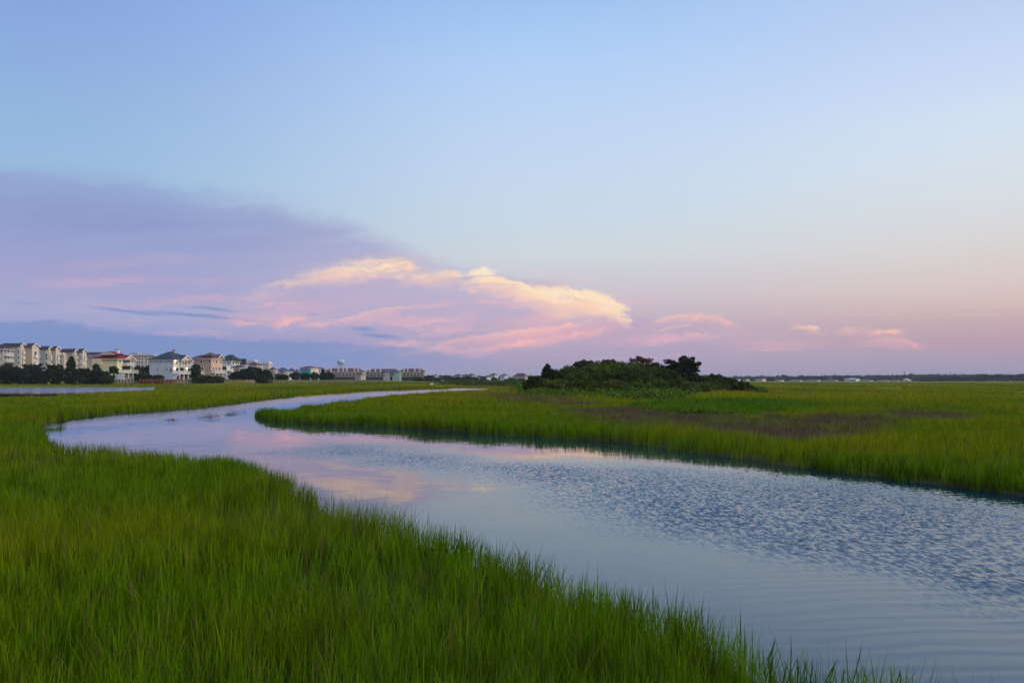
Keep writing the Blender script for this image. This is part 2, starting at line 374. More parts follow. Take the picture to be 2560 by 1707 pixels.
far_bank = [(66, 1073), (100, 1057), (163, 1047), (272, 1037), (381, 1029), (490, 1020), (577, 1009), (653, 999), (720, 993), (780, 989.7), (823, 986), (867, 984), (890, 981), (946, 978), (997, 976), (1040, 974), (1120, 972.6), (1132, 970.2), (1205, 970.6), (1228, 972.5)]
point_top = [(1218, 975), (1190, 976.7), (1132, 977), (1103, 978), (1089, 981), (1055, 985), (997, 988), (961, 990.7), (925, 994), (896, 999), (838, 1005), (787, 1012)]
point_tip = [(753, 1020, .45), (719, 1025, .40), (695, 1028.5, .33), (670, 1034, .22), (655, 1040, 0), (680, 1047, 0), (702, 1052, 0), (746, 1056, 0), (790, 1058.5, 0)]
point_front = [(855, 1080), (906, 1078), (940, 1081), (1025, 1087), (1110, 1094), (1195, 1099), (1280, 1106), (1400, 1112), (1541, 1121), (1632, 1130), (1729, 1144), (1809, 1154), (1916, 1168), (2050, 1184), (2157, 1197), (2291, 1213), (2425, 1229), (2560, 1246), (3100, 1320)]
near_bank = D([(2900, 1780), (2500, 1690), (2240, 1620), (2060, 1575), (2000, 1567), (1900, 1548), (1830, 1532), (1750, 1508), (1680, 1470), (1620, 1440), (1560, 1412), (1500, 1392), (1430, 1370), (1360, 1350), (1300, 1325), (1250, 1302), (1180, 1275), (1100, 1255), (1020, 1235), (950, 1215), (880, 1195), (820, 1175), (760, 1153), (720, 1133), (680, 1112), (620, 1088), (560, 1070), (500, 1056), (430, 1044), (370, 1034), (300, 1026), (230, 1016), (170, 1008), (120, 999), (88, 992)])
creek = [gp(*p) for p in far_bank] + [gp(x, y, 0.5) for x, y in point_top] + [gp(*p) for p in point_tip] + [gp(x, HOR + (y - HOR) / float(np.interp(x, [855, 1500, 2200], [1.16, 1.11, 1.04]))) for x, y in point_front] + [(14, 9), (9, 4)] + [gp(x, y, float(np.interp(x, [110, 250, 450, 700, 800], [0.62, 0.51, 0.42, 0.32, 0.34]))) for x, y in near_bank]
pond = [gp(-420, 968), gp(0, 968.2), gp(200, 968.4), gp(390, 968.9)] + [gp(x, y, 0.85) for x, y in [(385, 969.2), (300, 971.5), (200, 974.5), (155, 980), (150, 983.5), (0, 984.5), (-420, 986)]]
pool_a = [gp(1086, 964.6), gp(1114, 964.6)] + [gp(x, y, .4) for x, y in [(1114, 966.6), (1100, 967), (1086, 966.2)]]
pool_b = [gp(2190, 968.4), gp(2255, 968.8)] + [gp(x, y, .4) for x, y in [(2250, 971), (2185, 970)]]
pool_c = [gp(2530, 979.5), gp(2680, 980)] + [gp(x, y, .4) for x, y in [(2680, 984), (2540, 983)]]
WATERS = [np.array(p) for p in (creek, pond, pool_a, pool_b, pool_c)]
def inside(P, poly):
    x, y = P[:, 0], P[:, 1]; r = np.zeros(len(P), bool); q = np.roll(poly, 1, 0)
    for (x1, y1), (x2, y2) in zip(poly, q):
        if y1 == y2: continue
        r ^= ((y1 > y) != (y2 > y)) & (x < (x2 - x1) * (y - y1) / (y2 - y1) + x1)
    return r
def pdist(P, poly):
    P = P.astype(np.float32); poly = poly.astype(np.float32); d = np.full(len(P), 1e9, np.float32); q = np.roll(poly, 1, 0)
    for a, b in zip(poly, q):
        e = b - a; L = max((e ** 2).sum(), 1e-9)
        t = np.clip(((P - a) @ e) / L, 0, 1)
        u = P[:, 0] - a[0] - t * e[0]; v = P[:, 1] - a[1] - t * e[1]
        d = np.minimum(d, u * u + v * v)
    return np.sqrt(d)
def water_sd(P, quick=False):
    """signed distance to open water, negative inside"""
    r = np.full(len(P), 1e9)
    for w in WATERS:
        lo, hi = w.min(0) - 40, w.max(0) + 40
        k = np.nonzero(((P > lo) & (P < hi)).all(1))[0]
        if len(k) == 0: continue
        d = 5.0 if quick else pdist(P[k], w); r[k] = np.minimum(r[k], np.where(inside(P[k], w), -d, d))
    return r
_sx = np.array([-900, -200, 0, 280, 620, 800, 960, 1130, 1300, 2560, 3400]); _sy = np.array([300, 312, 318, 322, 335, 400, 520, 560, 570, 580, 580.0])
def shore(P):
    """how far the shore of the built-up land lies along this bearing"""
    px = 1280 + F * P[:, 0] / np.maximum(P[:, 1], 1e-3)
    return np.where(P[:, 1] > 1, np.interp(px, _sx, _sy), 1e9), px
def land_z(px): return np.interp(px, [900, 1150], [2.3, 0.05])
HUM = np.array([19.5, 136.0])
def ground_z(P, sdw=None):
    x, y = P[:, 0], P[:, 1]
    sdw = water_sd(P) if sdw is None else sdw
    z = 0.06 + 0.085 * fbm(x * 0.45, y * 0.45) + 0.03 * vnoise(x * 3, y * 3)
    r = np.hypot(x, y)
    z = z + sstep(60, 180, r) * 0.06
    s, px = shore(P)
    z = z + 0.65 * sstep(0.80, 0.99, y / s) * (px < 1500)
    u = (x - HUM[0]) / 20; v = (y - HUM[1]) / 11
    z = z + 1.3 * np.exp(-(u * u + v * v)) + 0.25 * np.exp(-((x - 22) / 30) ** 2 - ((y - 118) / 24) ** 2)
    z = z + (-0.55 - z) * sstep(0.0, -1.1, sdw + 0.35 * fbm(x * 0.8, y * 0.8, 2)) * (sdw < 3)
    k = sstep(0.0, 2.0, y - s - 0.5)
    return z * (1 - k) + (land_z(px) + 0.25 * fbm(x * .02, y * .02)) * k

# ------------------------------------------------------------------ ground sheet, out to the horizon
def polar(r0, r1, nr, angs):
    rr = np.concatenate([[0.0], np.geomspace(r0, r1, nr)])
    A, RR = np.meshgrid(np.radians(angs), rr)
    P = np.stack([RR * np.sin(A), RR * np.cos(A)], -1).reshape(-1, 2)
    n = len(angs); i = np.arange(len(rr) - 1)[:, None] * n + np.arange(n - 1)[None]
    i = i.ravel(); return P, np.stack([i, i + 1, i + n + 1, i + n], 1)[:, ::-1]
m, t, b = new_mat('marsh_ground')
g = t.nodes.new('ShaderNodeNewGeometry'); pos = S(t, g.outputs['Position']); gx, gy, gz = sep(pos)
n1 = noise(pos, 0.9, 5, 0.6); n2 = noise(pos, 0.03, 4, 0.6)
mud = mixc(n1.smooth(0.35, 0.7), (0.045, 0.038, 0.030), (0.085, 0.070, 0.048))
turf = mixc(n2.smooth(0.35, 0.65), (0.15, 0.165, 0.001), (0.20, 0.21, 0.002))
soil = mixc(n1.smooth(0.4, 0.6), (0.10, 0.11, 0.03), (0.20, 0.17, 0.10))
c = mixc(gy.smooth(45.0, 110.0), mud, turf)
c = mixc(gz.smooth(1.75, 2.1) * gy.smooth(200.0, 300.0), c, soil)
t.links.new(c.k, b.inputs['Base Color']); b.inputs['Roughness'].default_value = 0.9; b.inputs['Specular IOR Level'].default_value = 0.05
P, fc = polar(1.2, 7000, 330, np.concatenate([np.arange(-180, -48, 6), np.arange(-48, 48.01, 0.3), np.arange(54, 181, 6)]))
ground = np_mesh('ground', np.c_[P, ground_z(P)], fc, 'marsh_ground', smooth=True); ground['kind'] = 'structure'

# ------------------------------------------------------------------ water sheet with wind-ruffled lanes
ruffle = D([(640, 1039), (700, 1027), (760, 1019), (900, 1018), (1000, 1034), (1150, 1057), (1300, 1060), (1500, 1072), (1700, 1088), (2000, 1112), (2352, 1160), (2800, 1230), (2800, 1460), (2352, 1390), (2100, 1340), (1900, 1300), (1700, 1252), (1500, 1222), (1350, 1185), (1250, 1142), (1150, 1108), (1050, 1084), (850, 1066), (740, 1050)])
lane = D([(75, 980), (250, 950), (450, 934), (600, 915), (800, 901), (900, 897), (800, 909), (600, 927), (450, 948), (250, 966), (120, 978)])
far_ruffle = D([(830, 906), (960, 898), (1020, 893), (1120, 890), (1120, 898), (960, 903), (860, 912)])
RUF = [np.array([gp(*p) for p in q]) for q in (ruffle, lane, far_ruffle)]
P, fc = polar(3.0, 900, 300, np.arange(-46, 46.01, 0.25))
P = P + np.array([[0, -1.5]])
wx = P.copy(); wx[:, 0] += 1.2 * fbm(P[:, 0] * .5, P[:, 1] * .5); wx[:, 1] += 0.05 * P[:, 1] * fbm(P[:, 0] * .4 + 9, P[:, 1] * .4)
rf = np.zeros(len(P))
for q, wd in zip(RUF, (0.10, 0.10, 0.10)):
    d = pdist(wx, q); s_ = np.where(inside(wx, q), d, -d)
    ww = 0.04 * P[:, 1] + 0.5
    rf = np.maximum(rf, sstep(-1.4 * ww, 2.6 * ww, s_))
pd = pdist(P, RUF[1]); rf = np.maximum(rf, sstep(0.5, 0.9, P[:, 1] / 240) * 1.5 * (P[:, 0] < -40))
wv = sstep(4.0, 16.0, P[:, 0] + 0.22 * (26 - P[:, 1])) * sstep(30, 16, P[:, 1])
water = np_mesh('water', np.c_[P, np.zeros(len(P))], fc, 'marsh_ground', smooth=True); water['kind'] = 'structure'
for nm, arr in (('ruffle', rf), ('wavelet', wv)):
    a_ = water.data.attributes.new(nm, 'FLOAT', 'POINT'); a_.data.foreach_set('value', arr.astype(np.float32))
m, t, b = new_mat('creek_water'); water.data.materials[0] = m
g = t.nodes.new('ShaderNodeNewGeometry'); pos = S(t, g.outputs['Position']); px_, py_, pz_ = sep(pos)
def attr(t, n):
    a = t.nodes.new('ShaderNodeAttribute'); a.attribute_name = n; return S(t, a.outputs['Fac'])
ra, wa = attr(t, 'ruffle'), attr(t, 'wavelet')
rn = noise(vec(t, px_ * 13.0, py_ * 6.4, 0.0), 1.0, 3.5, 0.72, color=True); r1, r2, _ = sep(rn)
gust = noise(vec(t, px_ * 0.25, py_ * 0.14, 5.0), 1.0, 3, 0.6).smooth(0.30, 0.62)
bn = noise(vec(t, px_ * 1.1, py_ * 1.6, 2.0), 1.0, 3, 0.5, color=True); b1, b2, _ = sep(bn)
ph = noise(vec(t, px_ * 0.35, py_ * 0.8, 7.0), 1.0, 2, 0.5)
sw = ((py_ * 1.0 - px_ * 0.12) * 21.0 + ph * 16.0).sin() + ((py_ * 1.0 - px_ * 0.05) * 33.0 + ph * 21.0).sin() * 0.5
k = ra * (gust * 0.30 + 0.70) * py_.smooth(70.0, 28.0)._m('MULTIPLY_ADD', 0.6)
k.k.node.inputs[2].default_value = 0.5
nx = (r1 - 0.5) * k * 0.9 + (b1 - 0.5) * 0.012
ny = (r2 - 0.585) * k * 1.5 + (b2 - 0.5) * 0.020 + sw * wa * 0.05
ny = ny.min(0.025)
vn = t.nodes.new('ShaderNodeVectorMath'); vn.operation = 'NORMALIZE'
t.links.new(vec(t, nx, ny, 1.0).k, vn.inputs[0]); t.links.new(vn.outputs[0], b.inputs['Normal'])
b.inputs['Base Color'].default_value = (0.0, 0.024, 0.050, 1); b.inputs['Roughness'].default_value = 0.03; b.inputs['IOR'].default_value = 1.62; b.inputs['Specular Tint'].default_value = (0.72, 0.92, 1.0, 1)

# ------------------------------------------------------------------ marsh grass, every blade its own faces
dead = [D([(1090, 905), (1130, 902), (1200, 906), (1330, 915), (1370, 925), (1300, 928), (1150, 917)]),
        [(1410, 1018), (1540, 1012), (1700, 1026), (1960, 1036), (2170, 1064), (2130, 1096), (1950, 1094), (1800, 1078), (1650, 1068), (1500, 1048)],
        [(2200, 1024), (2290, 1018), (2400, 1028), (2445, 1040), (2420, 1050), (2270, 1046)],
        [(1165, 959), (1330, 961), (1310, 968), (1180, 965)], [(1240, 970), (1330, 966), (1310, 974), (1250, 977)], [(1905, 982), (1985, 983), (1975, 988), (1915, 988)],
        [(1960, 1045), (2080, 1030), (2230, 1040), (2250, 1056), (2120, 1062)]]
lush = [[(1570, 1005), (1700, 996), (1900, 996), (2040, 1002), (2060, 1022), (1960, 1030), (1760, 1026), (1620, 1018)],
        [(1295, 960), (1400, 958), (1660, 968), (1720, 985), (1600, 990), (1400, 988), (1300, 978)]]
DEAD = [np.array([gp(x, y, .45) for x, y in q]) for q in dead]; LUSH = [np.array([gp(x, y, .45) for x, y in q]) for q in lush]
def zone(P, polys):
    m = np.zeros(len(P)); r = np.hypot(P[:, 0], P[:, 1])
    Q = P + np.stack([fbm(P[:, 0] * .25, P[:, 1] * .25) * .035 * r, fbm(P[:, 0] * .25 + 40, P[:, 1] * .25) * .06 * r], 1)
    for q in polys:
        lo, hi = q.min(0) - 30, q.max(0) + 30; k = np.nonzero(((P > lo) & (P < hi)).all(1))[0]
        if len(k) == 0: continue
        d = pdist(Q[k], q); w = .03 * r[k]
        m[k] = np.maximum(m[k], sstep(-w, w, np.where(inside(Q[k], q), d, -d)))
    return m
_cp = np.array(point_front[:1])
def near_side(P):
    """the marsh on the viewer's side of the creek"""
    q = np.array([gp(x, y, 0.3) for x, y in near_bank] + [gp(60, 985, 0.3), (-60, 52), (-60, 0), (12, 0)]); return inside(P, q)
def blades(name, label, sel, r0, r1, dens, width, segs, tuft, hmul=1.0, seed=0):
    """scatter blades between distances r0 and r1 on the marsh; sel keeps some of the points"""
    g_ = np.random.default_rng(seed); a = 0.70
    n = int(dens * a * (r1 * r1 - r0 * r0))
    r = np.sqrt(g_.uniform(r0 * r0, r1 * r1, n)); th = g_.uniform(-a, a, n)
    P = np.stack([r * np.sin(th), r * np.cos(th)], 1)
    if tuft > 1:
        c_ = P[: max(1, n // tuft)]
        P = np.repeat(c_, tuft, 0); off = g_.normal(0, 0.05 if r1 < 40 else 0.10, P.shape); P = P + off
    P = P[sel(P)]; s, px = shore(P); sdw = water_sd(P, r0 > 100)
    e = 0.3 * fbm(P[:, 0] * 1.3, P[:, 1] * 1.3, 2) * (1 - 0.6 * near_side(P))
    hz = np.exp(-(((P[:, 0] - HUM[0]) / 17) ** 2 + ((P[:, 1] - HUM[1]) / 10) ** 2))
    keep = (sdw + e > -0.45) & (P[:, 1] < s + 0.5) & (hz < 0.75)
    # thinner on the low wet spots
    low = fbm(P[:, 0] * .45, P[:, 1] * .45)
    keep &= g_.random(len(P)) < np.clip(1.05 + 1.8 * low, 0.28, 1)
    P = P[keep]; sdw = sdw[keep]; n = len(P); r = np.hypot(P[:, 0], P[:, 1])
    z = ground_z(P, sdw) - 0.02
    zd = zone(P, DEAD) * np.clip(.95 + 1.2 * fbm(P[:, 0] * .5, P[:, 1] * .22), 0, 1); zl = zone(P, LUSH)
    big = fbm(P[:, 0] * .12, P[:, 1] * .12); mid_ = fbm(P[:, 0] * .6 + 30, P[:, 1] * .6)
    edge_ = np.exp(-np.maximum(sdw, 0) / 2.2)
    nsd = near_side(P); hh = (0.52 + 0.22 * mid_ * (1 - 0.5 * nsd) + 0.10 * big * (1 - 0.6 * nsd) + 0.14 * edge_ * (r > 28) * (1 - 0.8 * nsd) + 0.10 * zl) * (g_.uniform(0.55, 1.12, n) + 0.35 * (g_.random(n) < .04)) * hmul
    hh *= 1 - 0.25 * zd
    yaw = g_.uniform(0, 2 * math.pi, n); lean = np.abs(g_.normal(0.0, 0.16, n)) + 0.03
    ld = np.stack([np.cos(yaw), np.sin(yaw)], 1); ld = ld + np.array([0.25, 0.05]); ld /= np.linalg.norm(ld, axis=1)[:, None]
    fa = g_.uniform(0, math.pi, n) if r1 < 40 else g_.normal(0, 0.6, n)
    sd2 = np.stack([np.cos(fa), np.sin(fa)], 1)
    w = width * g_.uniform(0.6, 1.25, n) * np.clip(r / ((r0 + r1) / 2), 0.55, 1.6)
    # colours: straw to green sheath at the root, yellow-green blade
    u = g_.random(n)[:, None]; v = (0.5 + 1.1 * vnoise(P[:, 0] * 6, P[:, 1] * 6) + g_.uniform(-.35, .35, n))[:, None]
    strk = fbm(P[:, 0] * .03 + 7, P[:, 1] * .012) * sstep(70, 160, r)
    yel = np.clip(0.30 + 1.3 * strk + 0.9 * big + 0.5 * mid_ + sstep(20, 110, r) * 0.42 - 0.30 * edge_, 0, 1)[:, None]
    green = np.array([0.115, 0.235, 0.001]); olive = np.array([0.265, 0.285, 0.001]); brown = np.array([0.150, 0.115, 0.068]); vivid = np.array([0.085, 0.215, 0.002]); straw = np.array([0.20, 0.15, 0.05])
    col = green * (1 - yel) + olive * yel
    col = col * (1 + 0.55 * np.clip(strk, -1, 1))[:, None]
    col = col * (1 - zl[:, None]) + vivid * zl[:, None]
    col = col * (1 - zd[:, None]) + brown * zd[:, None]
    col = np.where(u < 0.075, straw, col) * np.clip(0.45 + 1.0 * v, .18, 1.8)
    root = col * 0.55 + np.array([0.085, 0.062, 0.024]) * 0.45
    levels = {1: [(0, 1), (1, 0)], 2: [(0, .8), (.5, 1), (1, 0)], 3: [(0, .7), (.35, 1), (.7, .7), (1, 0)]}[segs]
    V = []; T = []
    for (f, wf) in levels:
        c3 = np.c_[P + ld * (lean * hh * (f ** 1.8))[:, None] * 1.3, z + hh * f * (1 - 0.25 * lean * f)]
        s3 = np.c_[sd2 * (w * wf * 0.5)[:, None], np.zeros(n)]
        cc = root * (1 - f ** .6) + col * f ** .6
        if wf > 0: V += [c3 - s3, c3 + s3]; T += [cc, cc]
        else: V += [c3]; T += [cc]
    k = len(V); V = np.stack(V, 1).reshape(-1, 3); T = np.stack(T, 1).reshape(-1, 3)
    base = np.arange(n)[:, None] * k; tri = []
    for q in range(segs - 1): tri += [[2 * q, 2 * q + 1, 2 * q + 3], [2 * q, 2 * q + 3, 2 * q + 2]]
    tri += [[k - 3, k - 2, k - 1]]
    fcs = np.concatenate([base + np.array(x)[None] for x in tri])
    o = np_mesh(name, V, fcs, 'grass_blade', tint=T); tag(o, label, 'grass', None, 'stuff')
    return o
any_ = lambda P: np.ones(len(P), bool)
NG = 'tall green cordgrass filling the near left bank of the creek'
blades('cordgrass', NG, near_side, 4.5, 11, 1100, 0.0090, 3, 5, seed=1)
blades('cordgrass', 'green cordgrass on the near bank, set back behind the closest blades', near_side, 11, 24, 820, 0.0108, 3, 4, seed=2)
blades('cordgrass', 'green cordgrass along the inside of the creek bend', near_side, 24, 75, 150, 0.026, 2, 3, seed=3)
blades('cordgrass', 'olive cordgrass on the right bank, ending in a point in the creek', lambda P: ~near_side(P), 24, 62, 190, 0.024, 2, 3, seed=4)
blades('cordgrass', 'tall cordgrass at the right edge where the far bank comes nearest', lambda P: (~near_side(P)) & (P[:, 0] > 4), 9, 24, 480, 0.014, 3, 4, seed=8)
blades('cordgrass', 'olive and brown marsh grass before the shrubby hummock', any_, 62, 120, 48, 0.05, 2, 3, seed=5)
blades('cordgrass', 'flat yellow-green marsh on both sides of the hummock', any_, 120, 260, 6.5, 0.16, 1, 1, seed=6)
blades('cordgrass', 'far yellow-green marsh running to the houses and treeline', any_, 260, 720, 0.75, 0.45, 1, 1, 1.0, seed=7)
# a few dead stalks and taller shoots standing in the shallows at the lower right
def shoots():
    V = []; Fc = []; T = []
    for (px, py, tx, ty, w, dry) in [(1847, 1690, 1850, 1512, .012, 0), (1856, 1690, 1862, 1560, .014, 0), (1916, 1660, 1940, 1590, .012, 0), (1930, 1690, 1914, 1640, .012, 0), (1916, 1645, 1935, 1610, .010, 0),
                                     (1974, 1700, 1976, 1580, .007, 1), (2004, 1700, 2013, 1637, .007, 1), (2130, 1705, 2156, 1602, .008, 1), (1993, 1700, 1992, 1635, .010, 0), (2060, 1700, 2098, 1640, .012, 0), (2070, 1702, 2090, 1650, .010, 0),
                                     (2104, 1704, 2108, 1665, .010, 0), (2024, 1702, 2030, 1650, .012, 0), (1752, 1640, 1757, 1530, .008, 1),
                                     (2236, 1712, 2252, 1670, .010, 0), (2250, 1712, 2248, 1675, .010, 0), (2146, 1712, 2140, 1670, .007, 1)]:
        b0 = Vector((*gp(px, py, 0.0), -0.03)); Y = b0.y
        e0 = at(tx, ty, Y)
        n = len(V); s = Vector((w, 0, 0)); mid3 = b0.lerp(e0, .55) + Vector((0.01, 0, 0.02))
        V += [b0 - s * .6, b0 + s * .6, mid3 - s * .7, mid3 + s * .7, e0]
        Fc += [(n, n + 1, n + 3), (n, n + 3, n + 2), (n + 2, n + 3, n + 4)]
        T += [(0.10, 0.075, 0.06) if dry else (0.06, 0.15, 0.02)] * 5
    o = np_mesh('shallow_water_shoots', np.array(V), np.array(Fc), 'grass_blade', tint=np.array(T))
    tag(o, 'sparse dry stalks and shoots in the shallows at lower right', 'grass', None, 'stuff')
shoots()

# ------------------------------------------------------------------ trees and shrubs
def leaves(centres, radii, n_each, size, cols, g_, squash=0.8, up=0.0):
    """leaf faces gathered in clumps; returns verts, faces, tints"""
    k = len(centres); C = np.repeat(centres, n_each, 0); Rr = np.repeat(radii, n_each)
    d = g_.normal(0, 1, (k * n_each, 3)); d /= np.linalg.norm(d, axis=1)[:, None]
    d *= (g_.random(k * n_each) ** 0.45)[:, None]
    Pp = C + d * Rr[:, None] * np.array([1, 1, squash])
    n = len(Pp)
    a = g_.normal(0, 1, (n, 3)); a[:, 2] += up; a /= np.linalg.norm(a, axis=1)[:, None]
    b_ = np.cross(a, g_.normal(0, 1, (n, 3))); b_ /= np.maximum(np.linalg.norm(b_, axis=1), 1e-6)[:, None]
    s = (size * g_.uniform(0.6, 1.4, n))[:, None]
    V = np.stack([Pp - b_ * s * .45, Pp + a * s, Pp + b_ * s * .45, Pp - a * s * .7], 1).reshape(-1, 3)
    i = np.arange(n)[:, None] * 4
    T = np.repeat(np.repeat(cols, n_each, 0) * g_.uniform(0.75, 1.25, (n, 1)), 4, 0)
    return V, i + np.arange(4)[None], T
TREE_SEED = [100]
def tree(name, label, cat, base, height, rx, ry, col, size=0.25, nclump=60, nleaf=40, style='round', group=None, crown_lo=0.15, limbs=6, lean=0.0):
    """tapered trunk with limbs, crown of leaf clumps; base = ground point"""
    TREE_SEED[0] += 1; g_ = np.random.default_rng(TREE_SEED[0]); rnd = random.Random(TREE_SEED[0])
    root = thing(name, label, cat, base, 0, group)
    col = np.array(col); mbt = MB(); r0 = 0.03 * height + 0.04
    top = Vector((lean * height, 0, height * 0.62)); mid_ = Vector((lean * height * .3 + rnd.uniform(-.06, .06) * height, rnd.uniform(-.05, .05) * height, height * .3))
    mbt.tube((0, 0, -0.3), mid_, r0, r0 * .75, 7); mbt.tube(mid_, top, r0 * .75, r0 * .3, 7)
    zc = height * (crown_lo + 1) / 2; rz = height * (1 - crown_lo) / 2
    cc = []; rr = []; ct = []
    for q in range(nclump):
        if style == 'cedar':
            f = g_.random() ** 0.8; ang = g_.uniform(0, 2 * math.pi); prof = (1 - f) ** .65 * (0.35 + 0.65 * min(1, f * 4)) * g_.uniform(.5, 1.12)
            p = np.array([rx * prof * math.cos(ang) + lean * height * f, ry * prof * math.sin(ang), height * (crown_lo + (1 - crown_lo) * f * .97)])
            rad = 0.16 * min(rx, height * .4) * g_.uniform(.6, 1.2)
        else:
            dv = g_.normal(0, 1, 3); dv /= np.linalg.norm(dv)
            if dv[2] < -0.2 and style == 'flat': dv[2] *= -0.6
            f = g_.uniform(.12, 1.0) ** .5 * (1 + 0.22 * math.sin(3 * math.atan2(dv[1], dv[0]) + TREE_SEED[0]) * g_.random())
            p = np.array([rx * dv[0] * f + lean * height, ry * dv[1] * f, zc + rz * dv[2] * f * .92])
            if style == 'flat': p[2] = zc + rz * abs(dv[2]) ** .6 * np.sign(dv[2]) * f * .9
            rad = 0.24 * (rx * ry * rz) ** (1 / 3) * g_.uniform(.6, 1.3)
        cc.append(p); rr.append(rad); ct.append(col * g_.uniform(.62, 1.38) * np.array([g_.uniform(.85, 1.2), 1, g_.uniform(.8, 1.2)]))
    cc = np.array(cc); rr = np.array(rr)
    for q in range(limbs):
        e = cc[rnd.randrange(len(cc))]; s0 = mid_.lerp(top, rnd.random()); e = Vector(e); m_ = s0.lerp(e, .5) + Vector((0, 0, .04 * height))
        mbt.tube(s0, m_, r0 * .35, r0 * .22, 5); mbt.tube(m_, e, r0 * .22, r0 * .07, 5)
    mbt.build('trunk', 'bark', root, smooth=True)
    V, Fc, T = leaves(cc, rr, nleaf, size, np.array(ct), g_, {'cedar': 1.5, 'spray': .38}.get(style, .75), 1.2 if style == 'cedar' else .3)
    np_mesh('crown', V, Fc, 'leaf', root, tint=T)
    return root
def gz(x, y): return float(ground_z(np.array([[x, y]]))[0])
def tree_px(name, label, cat, px, top, hw, Y, col, **kw):
    """a tree seen at column px with its top at row top and half-width hw pixels, standing Y metres away"""
    p = at(px, top, Y); z0 = gz(p.x, p.y); w = hw * Y / F
    return tree(name, label, cat, (p.x, p.y, z0), max(p.z - z0, .5), w, w * kw.pop('deep', 1.0), col, **kw)
# the shrubby hummock on the right bank
DG = (0.052, 0.076, 0.012); MG = (0.066, 0.110, 0.012); LG = (0.080, 0.160, 0.008); OL = (0.092, 0.118, 0.016); RD = (0.12, 0.062, 0.045); BK = (0.024, 0.036, 0.014)
K = dict(size=.19, nclump=120, nleaf=40, crown_lo=-.08)
SH = 'shrubs and trees on the hummock'
tree_px('cedar_tree', 'ragged broad dark cedar, tallest tree on the right shoulder of the hummock', 'tree', 1704, 889, 50, 136, BK, **{**K, 'nclump': 130, 'nleaf': 60, 'crown_lo': .28, 'style': 'spray', 'limbs': 14, 'size': .22}, group=SH)
tree_px('cedar_tree', 'small spiky cedar with upright tufts at the left end of the hummock', 'tree', 1369, 911, 26, 130, BK, **{**K, 'nclump': 70, 'style': 'cedar', 'crown_lo': .12}, group=SH)
tree_px('bare_shrub', 'reddish brown thin-leaved tree on the crest of the hummock', 'tree', 1600, 890, 34, 141, RD, **{**K, 'nclump': 60, 'nleaf': 24, 'style': 'flat', 'crown_lo': .55, 'limbs': 14, 'size': .16}, group=SH)
tree_px('shrub', 'flat-topped dark shrub on the left slope crest of the hummock', 'shrub', 1461, 899, 24, 140, DG, **{**K, 'style': 'flat', 'crown_lo': .5, 'limbs': 8}, group=SH)
tree_px('shrub', 'rounded dark green shrub at the middle of the hummock crest', 'shrub', 1519, 893, 30, 140, DG, **{**K, 'crown_lo': .25}, group=SH)
for (px, top, hw, Y, col, lab) in [
        (1424, 918, 26, 131, MG, 'green shrub filling the left slope below the olive crest shrub'),
        (1478, 908, 30, 133, OL, 'olive shrub filling the slope below the flat-topped shrub'),
        (1538, 906, 34, 134, MG, 'green shrub filling the slope below the rounded crest shrub'),
        (1602, 912, 34, 126, DG, 'dark shrub filling the slope below the reddish crest tree'),
        (1652, 914, 30, 134, MG, 'green shrub at the left foot of the broad cedar'),
        (1362, 942, 26, 127, OL, 'low olive shrub below the small spiky cedar'),
        (1334, 936, 24, 121, DG, 'low dark shrub sloping down at the far left end of the hummock'),
        (1402, 922, 28, 133, DG, 'dark shrub just right of the small spiky cedar'),
        (1432, 911, 30, 137, OL, 'olive shrub below the flat-topped shrub on the hummock'),
        (1488, 904, 30, 138, MG, 'green shrub between flat-topped and rounded crest shrubs'),
        (1552, 902, 28, 139, DG, 'dark shrub just left of the reddish tree on the crest'),
        (1575, 906, 30, 135, OL, 'olive shrub in front of the reddish crest tree'),
        (1638, 905, 30, 138, DG, 'dark shrub between the reddish tree and the broad cedar'),
        (1450, 926, 36, 121, OL, 'olive thicket bush on the left front slope of the hummock'),
        (1510, 918, 38, 122, MG, 'mid green bush on the centre front slope of the hummock'),
        (1570, 922, 38, 121, DG, 'dark bush on the centre right front slope of the hummock'),
        (1625, 934, 34, 117, MG, 'round mid green bush in front, below the broad cedar'),
        (1668, 922, 32, 126, DG, 'dark bush tucked under the left side of the broad cedar'),
        (1720, 930, 36, 133, BK, 'very dark bush under the right side of the broad cedar'),
        (1765, 940, 26, 134, DG, 'dark bush just right of the broad cedar'),
        (1787, 933, 24, 137, DG, 'rounded dark bush standing highest on the right tail'),
        (1822, 945, 24, 134, DG, 'dark bush on the middle of the right tail of the hummock'),
        (1852, 952, 22, 126, DG, 'dark ragged bush near the end of the right tail'),
        (1874, 964, 16, 128, MG, 'small bush second from the end of the right tail'),
        (1900, 976, 18, 111, MG, 'smallest low bush ending the right tail of the hummock'),
        (1395, 946, 30, 114, OL, 'low olive bush at the left front foot of the hummock'),
        (1468, 950, 32, 113, MG, 'low green bush at the centre front foot of the hummock'),
        (1540, 948, 34, 113, OL, 'low olive bush right of centre at the hummock foot'),
        (1600, 954, 28, 111, LG, 'low bright green bush at the hummock foot under the round bush'),
        (1690, 955, 34, 113, DG, 'low dark bush at the foot of the broad cedar'),
        (1745, 962, 30, 113, DG, 'low dark bush at the foot of the right tail')]:
    tree_px('shrub', lab, 'shrub', px, top, hw * 1.08, Y, col, **K, group=SH)
